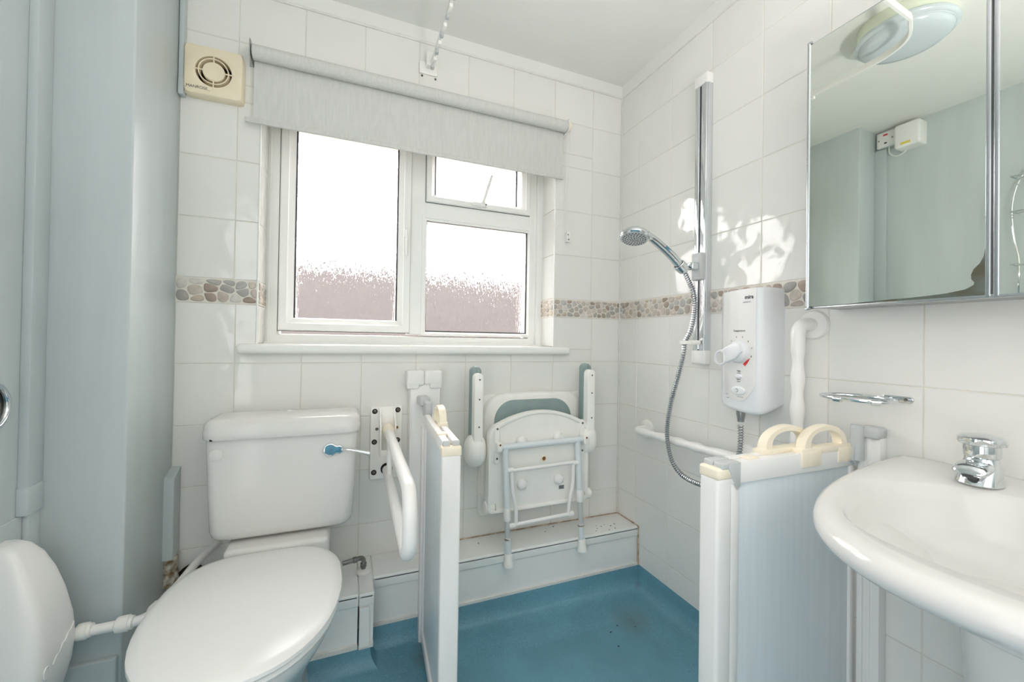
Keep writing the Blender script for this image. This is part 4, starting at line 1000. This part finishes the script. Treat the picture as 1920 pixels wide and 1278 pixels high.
def corrugated(name, label, pts, r=0.0092, pitch=0.0082):
    P = spline(pts, 24); out = [P[0]]; acc = 0
    seg = []
    for a, b in zip(P[:-1], P[1:]): seg.append((b - a).length)
    L = sum(seg); n = int(L / (pitch / 6)); res = []; ds = L / n; i = 0; t0 = 0
    for k in range(n + 1):
        s_ = min(k * ds, L - 1e-9)
        while i < len(seg) - 1 and t0 + seg[i] < s_: t0 += seg[i]; i += 1
        res.append(P[i] + (P[i + 1] - P[i]) * ((s_ - t0) / max(seg[i], 1e-9)))
    rad = [r * (1.0, 1.0, 1.0, 0.72, 0.60, 0.72)[k % 6] for k in range(len(res))]
    bm = B(); tube(bm, res, rad, 10)
    o = obj(name, bm, mat('ribbed_hose_metal', (196, 198, 200), 0.18, metal=1.0, vary=0.1), None, angle=30); return tag(o, label, 'hose')
hose = corrugated('shower_hose', 'ribbed chrome shower hose looping down from handset to the shower unit',
    [(-0.091, HY - 0.004, 1.336), (-0.078, HY - 0.012, 1.300), (-0.072, -0.520, 1.26), (-0.070, -0.523, 1.20), (-0.078, -0.516, 1.13), (-0.086, ry + 0.006, 1.084), (-0.092, -0.496, 1.04), (-0.093, -0.474, 0.965),
     (-0.092, -0.436, 0.85), (-0.090, -0.418, 0.745), (-0.088, -0.436, 0.655), (-0.086, -0.485, 0.608), (-0.084, -0.560, 0.598), (-0.082, -0.640, 0.612), (-0.076, -0.695, 0.665), (-0.070, -0.708, 0.74), (-0.062, -0.706, 0.79), (-0.058, -0.702, 0.826)])

# ------------------------------------------------------------------ electric shower unit
su = thing('electric_shower', 'white electric shower unit with large dial on the right wall', 'shower unit', (0, -0.70, 0.87))
prof = [(-0.612, 0.0), (-0.614, -0.030), (-0.622, -0.050), (-0.645, -0.068), (-0.680, -0.0815), (-0.720, -0.0905), (-0.752, -0.0945), (-0.775, -0.0945), (-0.788, -0.089), (-0.795, -0.078), (-0.799, -0.05), (-0.800, 0.0)]
SU0, SU1 = 0.872, 1.250
bm = B(); rings = []
def cx_(y): return 0
for z, s in ((SU0 + 0.004, 0.90), (SU0 + 0.0, 0.94), (SU0 + 0.004, 0.985), (SU0 + 0.012, 1.0), (SU1 - 0.006, 1.0), (SU1 - 0.001, 0.985), (SU1, 0.95)):
    rings.append([V((x * s, -0.706 + (y + 0.706) * (1 - (1 - s) * 0.4), z + ((0.030 * (1 - min(1, (abs(x) / 0.0945))) * 1.0) if z < 1 else 0.0))) for y, x in prof])
loft(bm, rings); obj('casing', bm, SHOWERW, su, angle=50)
# surface frame on the curved front: s along y (towards the camera = right in view), height z
def front(y):
    for (y0, x0), (y1, x1) in zip(prof[:-1], prof[1:]):
        if y0 >= y >= y1:
            t = (y0 - y) / (y0 - y1); return V((x0 + (x1 - x0) * t, y)), V((x1 - x0, y1 - y0)).normalized()
pan = []
for k in range(9): 
    a = PI * k / 8
yl, yr = -0.648, -0.778
bm = B(); Nn = 16; rings = []
rows2 = []
for k in range(Nn + 1):
    y = yl + (yr - yl) * k / Nn; t = (k / Nn) * 2 - 1
    zb = 0.905 + 0.055 * (abs(t) ** 2.6); p, d = front(y); nrm = V((d.y, -d.x)); nrm = nrm if nrm.x < 0 else -nrm
    rows2.append((p, nrm, zb, y))
lo_ = []; 
for off, shrink in ((-0.001, 0), (0.0016, 0), (0.0024, 0.002)):
    lo_.append([V((p.x + n_.x * off, p.y + n_.y * off, zb + shrink)) for p, n_, zb, y in rows2] + [V((p.x + n_.x * off, p.y + n_.y * off, 1.2475 - shrink * 0)) for p, n_, zb, y in rows2[::-1]])
bm2 = bm
vs = [[bm.verts.new(p) for p in r] for r in lo_]
nq = len(lo_[0])
for a, b in zip(vs[:-1], vs[1:]):
    for i in range(nq): bm.faces.new((a[i], a[(i + 1) % nq], b[(i + 1) % nq], b[i]))
h2 = nq // 2
for i in range(h2 - 1): bm.faces.new((vs[-1][i], vs[-1][i + 1], vs[-1][nq - 2 - i], vs[-1][nq - 1 - i]))
obj('front_panel', bm, PVC, su)
def on(y, z, off=0.003):
    p, d = front(y); n_ = V((d.y, -d.x)); n_ = n_ if n_.x < 0 else -n_
    return V((p.x + n_.x * off, p.y + n_.y * off, z)), V((d.x, d.y, 0)), V((n_.x, n_.y, 0))
def stxt(name, s, size, y, z, m, bold=False):
    o_, d, n_ = on(y, z, 0.0028); return text(su, name, s, size, o_, d, (0, 0, 1), n_, m, bold)
stxt('maker_lettering', 'mira', 0.016, -0.757, 1.223, PRINT, True)
stxt('model_lettering', 'advance', 0.009, -0.750, 1.209, PRINTL)
stxt('dial_heading', 'Temperature', 0.0085, -0.722, 1.122, PRINT)
DY, DZ = -0.722, 1.058
for k, ch in enumerate('12345678'):
    a = math.radians(196 - 30.5 * k); stxt('dial_number', ch, 0.0075, DY - 0.046 * math.cos(a), DZ + 0.046 * math.sin(a), PRINT)
stxt('button_heading', 'High', 0.0075, -0.722, 0.998, PRINT); stxt('button_heading', 'Low', 0.0065, -0.722, 0.966, PRINT)
for z in (0.9915, 0.9725):
    o_, d, n_ = on(-0.722, z, 0.0026); bm = B(); plate(bm, rrect(0.015, 0.0018, 0.0006, 2), o_, d, (0, 0, 1), n_, 0.0004); obj('button_mark', bm, PRINT, su)
o_, d, n_ = on(-0.722, 0.982, 0.0015); bm = B(); plate(bm, [(0.014 * math.cos(q * PI / 12), 0.007 * math.sin(q * PI / 12)) for q in range(24)], o_, d, (0, 0, 1), n_, 0.006, 0.003); obj('power_selector', bm, SHOWERW, su)
o_, d, n_ = on(-0.722, 0.938, 0.0015); bm = B(); plate(bm, [(0.028 * math.cos(q * PI / 16), 0.0125 * math.sin(q * PI / 16)) for q in range(32)], o_, d, (0, 0, 1), n_, 0.005, 0.0025); pb = obj('start_button', bm, SHOWERW, su)
o2_, d, n_ = on(-0.718, 0.938, 0.0066); bm = B()
tube(bm, [o2_ + d * 0.0055 * math.cos(q) + V((0, 0, 0.0055 * math.sin(q))) for q in [math.radians(122 + 296 * k / 14) for k in range(15)]], 0.0007, 6); tube(bm, [o2_ + V((0, 0, 0.002)), o2_ + V((0, 0, 0.0075))], 0.0007, 6); obj('power_symbol', bm, PRINT, pb)
stxt('button_caption', 'start/stop', 0.006, -0.728, 0.9195, PRINTL)
for k, s in enumerate(('low pressure', 'power')):
    o_, d, n_ = on(-0.672, 0.921 - 0.011 * k, 0.0008); text(su, 'indicator_caption', s, 0.0048, o_, d, (0, 0, 1), n_, PRINTL)
    o_, d, n_ = on(-0.694, 0.921 - 0.011 * k, 0.0004); bm = B(); plate(bm, rrect(0.006, 0.003, 0.0005, 2), o_, d, (0, 0, 1), n_, 0.0006); obj('indicator_light', bm, PRINT, su)
bm = B(); o_, d, n_ = on(DY, DZ, 0.001); lathe(bm, [(0.036, 0), (0.035, 0.010), (0.031, 0.016), (0.024, 0.019), (0.0, 0.020)], o_, n_, 36); dl_ = obj('dial', bm, SHOWERW, su)
# lever of the dial: a bar ending in a loop, pointing to lower left
ld = (d * -0.80 + V((0, 0, -0.33))).normalized(); lp = n_.cross(ld).normalized(); base = o_ + n_ * 0.020
bm = B(); R0, R1 = 0.027, 0.0205; Lc = 0.054; N = 28
outer = []; 
for k in range(N):
    a = 2 * PI * k / N
    outer.append((Lc + R0 * math.cos(a), R0 * math.sin(a)))
rings = []
for rr0, hh in ((R1, 0.0), (R0 - 0.002, 0.0), (R0, 0.002), (R0, 0.005), (R0 - 0.002, 0.007), (R1, 0.007), (R1, 0.0)):
    rings.append([base + ld * (Lc + rr0 * math.cos(2 * PI * k / N)) + lp * (rr0 * 0.92 * math.sin(2 * PI * k / N)) + n_ * hh for k in range(N)])
loft(bm, rings, False, False)
plate(bm, [(-0.030, -0.012), (0.0, -0.024), (Lc - 0.014, -0.0225), (Lc - 0.0205, -0.010), (Lc - 0.0215, 0.0), (Lc - 0.0205, 0.010), (Lc - 0.014, 0.0225), (0.0, 0.024), (-0.030, 0.012)], base - n_ * 0.002, ld, lp, n_, 0.009, 0.003); obj('dial_lever', bm, SHOWERW, dl_)
for ang, m_, nm in ((-44, REDP, 'hot_mark'), (205, BLUEP, 'cold_mark')):
    a = math.radians(ang); o_, d2, n2 = on(DY - 0.042 * math.cos(a), DZ + 0.042 * math.sin(a), 0.0026); tg = (d2 * math.sin(-a) + V((0, 0, 1)) * math.cos(a)).normalized() * (1 if ang < 0 else 1)
    tg = (d2 * -math.sin(a) + V((0, 0, 1)) * math.cos(a)).normalized(); nr = n2.cross(tg)
    bm = B(); plate(bm, [(-0.013, -0.001), (-0.011, -0.0035), (0.013, 0.0), (-0.011, 0.0035)] if ang > 0 else [(-0.015, -0.0055), (0.0, -0.004), (0.015, 0.0), (0.0, 0.0035), (-0.015, 0.004)], o_, tg, nr, n2, 0.0005); obj(nm, bm, m_, su)
bm = B(); lathe(bm, [(0.0135, 0), (0.0135, 0.016), (0.011, 0.026), (0.0095, 0.040)], (-0.058, -0.702, 0.876), (0, 0, -1), 20); obj('hose_outlet', bm, STEEL, su)

# ------------------------------------------------------------------ fluted grab rails
def fluted(name, label, pts, rad, flanges, n=20):
    t = thing(name, label, 'grab rail', pts[0])
    P = fillet(pts, rad, 8)
    Q = []; 
    for a, b in zip(P[:-1], P[1:]):
        m = max(1, int((b - a).length / 0.006)); Q += [a + (b - a) * (k / m) for k in range(m)]
    Q.append(P[-1]); s = 0; rs_ = []; L = sum((b - a).length for a, b in zip(Q[:-1], Q[1:]))
    for i, q in enumerate(Q):
        if i: s += (q - Q[i - 1]).length
        k = 1 if 0.12 < s < L - 0.12 else 0
        rs_.append(0.0175 - k * 0.0020 * (1 - math.cos(2 * PI * (s - 0.12) / 0.085)))
    bm = B(); tube(bm, Q, rs_, n); obj('rail', bm, PVC, t)
    for f in flanges:
        bm = B(); lathe(bm, [(0.040, 0), (0.0405, 0.004), (0.037, 0.010), (0.022, 0.014), (0.0178, 0.016)], f, (-1, 0, 0), 32); obj('flange', bm, PVC, t)
    return t
fluted('grab_rail', 'horizontal white fluted grab rail low on the right wall', [(-0.001, -0.205, 0.707), (-0.060, -0.205, 0.707), (-0.060, -0.690, 0.716), (-0.001, -0.690, 0.716)], 0.035, [(0, -0.205, 0.707), (0, -0.690, 0.716)])
fluted('grab_rail', 'vertical white fluted grab rail between shower unit and mirror cabinet', [(-0.001, -0.884, 1.138), (-0.070, -0.884, 1.138), (-0.070, -0.884, 0.640), (-0.001, -0.884, 0.640)], 0.040, [(0, -0.884, 1.138), (0, -0.884, 0.640)])

# ------------------------------------------------------------------ soap dish holder
sd = thing('soap_holder', 'small chrome wire soap holder fixed to tiles above the right screen', 'soap holder', (0, -1.07, 0.958))
bm = B(); plate(bm, rrect(0.060, 0.014, 0.0065), (0.0, -1.072, 0.957), (0, -1, 0), (0, 0, 1), (-1, 0, 0), 0.004, 0.0015); obj('wall_plate', bm, CHROME, sd)
screw(sd, (-0.004, -1.056, 0.957), (-1, 0, 0), 0.004); screw(sd, (-0.004, -1.088, 0.957), (-1, 0, 0), 0.004)
N = 44; bm = B()
loft(bm, [[V((-0.066 + (0.056 + 0.004 * math.cos(b)) * math.cos(a), -1.022 + (0.074 + 0.004 * math.cos(b)) * math.sin(a), 0.955 + 0.0045 * math.sin(b))) for a in [2 * PI * k / N for k in range(N)]] for b in [2 * PI * j / 10 for j in range(11)]], False, False)
box(bm, -0.014, -0.002, -1.060, -1.036, 0.952, 0.960, 0.002); obj('wire_ring', bm, CHROME, sd)
for y in (-1.012, -1.078):
    th = math.asin(max(-1, min(1, (y + 1.022) / 0.074))); x = -0.066 - 0.056 * math.cos(th)
    bm = B(); tdir = V((math.sin(th) * 0.056, math.cos(th) * 0.074, 0)).normalized(); cyl(bm, V((x, y, 0.953)) - tdir * 0.008, V((x, y, 0.953)) + tdir * 0.008, 0.0068, 14); obj('ring_sleeve', bm, CHROME, sd)

# ------------------------------------------------------------------ mirror cabinet
mc = thing('mirror_cabinet', 'wall cabinet with mirrored doors and chrome edges above the basin', 'mirror cabinet', (0, -1.26, 1.176))
CZ0, CZ1, CY0, CY1 = 1.176, 1.850, -0.944, -1.586
bm = B(); box(bm, -0.116, -0.001, CY1, CY0, CZ0, CZ1, 0.002); obj('cabinet_body', bm, STEEL, mc)
bm = B(); box(bm, -0.122, -0.110, CY1, CY0, CZ0 - 0.003, CZ0 + 0.004, 0.001); obj('edge_trim', bm, ALU, mc)
bm = B(); box(bm, -0.122, -0.110, CY1, CY0, CZ1 - 0.003, CZ1 + 0.003, 0.001); obj('edge_trim', bm, ALU, mc)
def door(hinge_y, y_end, ang):
    L = abs(y_end - hinge_y); sgn = 1 if y_end > hinge_y else -1
    m = Matrix.Translation((-0.118, hinge_y, 0)) @ Matrix.Rotation(ang, 4, 'Z')
    bm = B(); box(bm, -0.004, 0.0, min(0.002 * sgn, L * sgn), max(0.002 * sgn, L * sgn), CZ0 + 0.003, CZ1 - 0.003); bm.transform(m); d_ = obj('mirror_door', bm, MIRROR, mc, False)
    return d_, m
d1, m1 = door(-1.2625, CY0, math.radians(1.2))
bm = B(); cyl(bm, (-0.003, 0.3185, CZ0 - 0.002), (-0.003, 0.3185, CZ1 + 0.002), 0.0042, 12); box(bm, -0.006, 0.001, 0.312, 0.3225, CZ1, CZ1 + 0.006, 0.001); box(bm, -0.006, 0.001, 0.312, 0.3225, CZ0 - 0.006, CZ0, 0.001); bm.transform(m1); obj('edge_bar', bm, ALU, d1)
bm = B(); box(bm, -0.0055, 0.0, 0.0, 0.007, CZ0, CZ1, 0.001); bm.transform(m1); obj('edge_bar', bm, ALU, d1)
# tarnished silvering in the lower corner of the first door
bm = B(); tp = [(0.003, 0.0), (0.0065, 0.092), (0.009, 0.072), (0.014, 0.060), (0.022, 0.050), (0.0255, 0.040), (0.025, 0.031), (0.021, 0.025), (0.022, 0.020), (0.033, 0.013), (0.060, 0.008), (0.10, 0.005), (0.17, 0.003), (0.24, 0.0)]
plate(bm, [(a, CZ0 + 0.003 + b) for a, b in tp], (-0.004, 0, 0), (0, 1, 0), (0, 0, 1), (-1, 0, 0), 0.0003); bm.transform(m1); obj('tarnish_patch', bm, TARN, d1, False)
d2, m2 = door(-1.2660, CY1, 0.0)
bm = B(); box(bm, -0.0055, 0.0, -0.007, 0.0, CZ0, CZ1, 0.001); bm.transform(m2); obj('edge_bar', bm, ALU, d2)
bm = B(); box(bm, -0.0055, 0.0, -0.320, -0.313, CZ0, CZ1, 0.001); bm.transform(m2); obj('edge_bar', bm, ALU, d2)

# ------------------------------------------------------------------ wash basin
wb = thing('wash_basin', 'large white ceramic wash basin on pedestal in the lower right corner', 'basin', (-0.30, -1.37, 0))
BC = V((-0.26, -1.37)); NB = 72
def outer_r(a, sx=0.58, sy=0.293, n_=2.4, back=0.0):
    """distance from BC to the basin outline in direction a"""
    c, s = math.cos(a), math.sin(a); lo, hi = 0.0, 0.8
    for _ in range(40):
        m = (lo + hi) / 2; x = BC.x + m * c; y = m * s
        inside = x < back and (abs(x / sx) ** n_ + abs(y / sy) ** n_ < 1 if x < 0 else abs(y) < sy)
        if inside: lo = m
        else: hi = m
    return lo
def inner_r(a):
    c, s = math.cos(a), math.sin(a); lo, hi = 0.0, 0.8
    for _ in range(40):
        m = (lo + hi) / 2; x = BC.x + m * c; y = m * s
        fx = (x + 0.30) / (0.205 if x < -0.30 else 0.185); fy = y / 0.246
        if abs(fx) ** 2.25 + abs(fy) ** 2.25 < 1: lo = m
        else: hi = m
    return lo
AN = [2 * PI * k / NB for k in range(NB)]
RO = [outer_r(a) for a in AN]; RI = [min(inner_r(a), q - 0.036) for a, q in zip(AN, RO)]
for _ in range(6): RI = [(RI[k - 1] + 2 * RI[k] + RI[(k + 1) % NB]) / 4 for k in range(NB)]
def rise(x): return 0.026 * max(0, 1 + x / 0.50)
def oring(inset, z, zr=1.0, back=True):
    out = []
    for a, r in zip(AN, RO):
        rr = r - inset; x = BC.x + rr * math.cos(a); y = BC.y + rr * math.sin(a)
        if x > -0.001: x = -0.001
        out.append(V((x, y, z + zr * rise(x))))
    return out
def iring(s, z, dx=0.0, zr=0.0):
    out = []
    for a, r in zip(AN, RI):
        x = BC.x + dx + r * s * math.cos(a); y = BC.y + r * s * math.sin(a); out.append(V((x, y, z + zr * rise(x))))
    return out
bm = B()
loft(bm, [oring(0.225, 0.660, 0), oring(0.195, 0.672, 0), oring(0.140, 0.702, 0), oring(0.085, 0.733, 0.2), oring(0.045, 0.751, 0.6), oring(0.020, 0.761, 0.8), oring(0.006, 0.772, 1), oring(0.0, 0.785, 1), oring(0.003, 0.797, 1), oring(0.012, 0.8045, 1), oring(0.021, 0.807, 1),
          oring(0.030, 0.8068, 1), iring(1.0, 0.802, 0, 1), iring(0.965, 0.794, 0, 1), iring(0.93, 0.770, 0, 0.8), iring(0.86, 0.735, 0, 0.4), iring(0.72, 0.705, 0), iring(0.45, 0.688, 0.01), iring(0.12, 0.682, 0.02), iring(0.02, 0.681, 0.02)])
obj('bowl', bm, CERAMIC, wb, angle=175)
bm = B(); lathe(bm, [(0.021, 0), (0.023, 0.002), (0.019, 0.003), (0.0, 0.001)], (-0.24, -1.37, 0.6825), (0, 0, 1), 24); obj('waste', bm, CHROME, wb)
bm = B()
loft(bm, [[V((x, y, z)) for x, y in superell(cx_, -1.37, hx, hy, 3, 36)] for z, cx_, hx, hy in ((0.0, -0.17, 0.115, 0.115), (0.03, -0.17, 0.110, 0.110), (0.30, -0.165, 0.095, 0.098), (0.52, -0.17, 0.105, 0.108), (0.62, -0.175, 0.110, 0.112), (0.69, -0.18, 0.116, 0.116))])
obj('pedestal', bm, CERAMIC, wb)

tp_ = thing('basin_tap', 'chrome basin tap with wide scalloped head on the basin', 'tap', (-0.10, -1.242, 0.83))
TX, TY, TZ = -0.105, -1.243, 0.826
bm = B(); rings = []
for z, hx, hy, cx2 in ((0.0, 0.032, 0.030, 0.0), (0.002, 0.033, 0.031, 0.0), (0.018, 0.029, 0.029, 0.003), (0.032, 0.024, 0.0265, 0.008), (0.042, 0.021, 0.0235, 0.010), (0.050, 0.020, 0.0225, 0.010)):
    rings.append([V((TX + cx2 + x, TY + y, TZ + z)) for x, y in superell(0, 0, hx, hy, 2.3, 32)])
loft(bm, rings); obj('tap_body', bm, CHROME, tp_)
bm = B(); rings = []
for d_, hw, hz, zz in ((0.0, 0.022, 0.012, 0.032), (0.018, 0.0245, 0.0125, 0.031), (0.032, 0.0250, 0.011, 0.028), (0.040, 0.0230, 0.008, 0.025), (0.044, 0.018, 0.004, 0.023)):
    rings.append([V((TX - d_, TY + y, TZ + zz + z)) for y, z in superell(0, 0, hw, hz, 2.3, 28)])
loft(bm, rings); obj('spout', bm, CHROME, tp_)
bm = B(); lathe(bm, [(0.011, 0), (0.009, 0.004), (0, 0.004)], (TX - 0.036, TY, TZ + 0.018), (-0.3, 0, -1), 16, sx=1.3); obj('aerator', bm, DGREY, tp_)
bm = B(); lathe(bm, [(0.0215, 0.047), (0.0245, 0.050), (0.0255, 0.066), (0.0240, 0.074)], (TX + 0.010, TY, TZ), (0, 0, 1), 24); obj('headwork_cover', bm, CHROME, tp_)
bm = B(); rings = []
for r, z, sc in ((0.020, 0.070, 0), (0.027, 0.071, 0.06), (0.0330, 0.0735, 0.11), (0.0350, 0.079, 0.10), (0.0335, 0.0845, 0.06), (0.027, 0.0885, 0.02), (0.014, 0.0915, 0), (0.002, 0.0922, 0)):
    rings.append([V((TX + 0.010 + r * (1 + sc * (math.cos(8 * q) - 1) * 0.5) * math.cos(q), TY + r * (1 + sc * (math.cos(8 * q) - 1) * 0.5) * math.sin(q), TZ + z)) for q in [2 * PI * k / 64 for k in range(64)]])
loft(bm, rings); obj('tap_head', bm, CHROME, tp_)
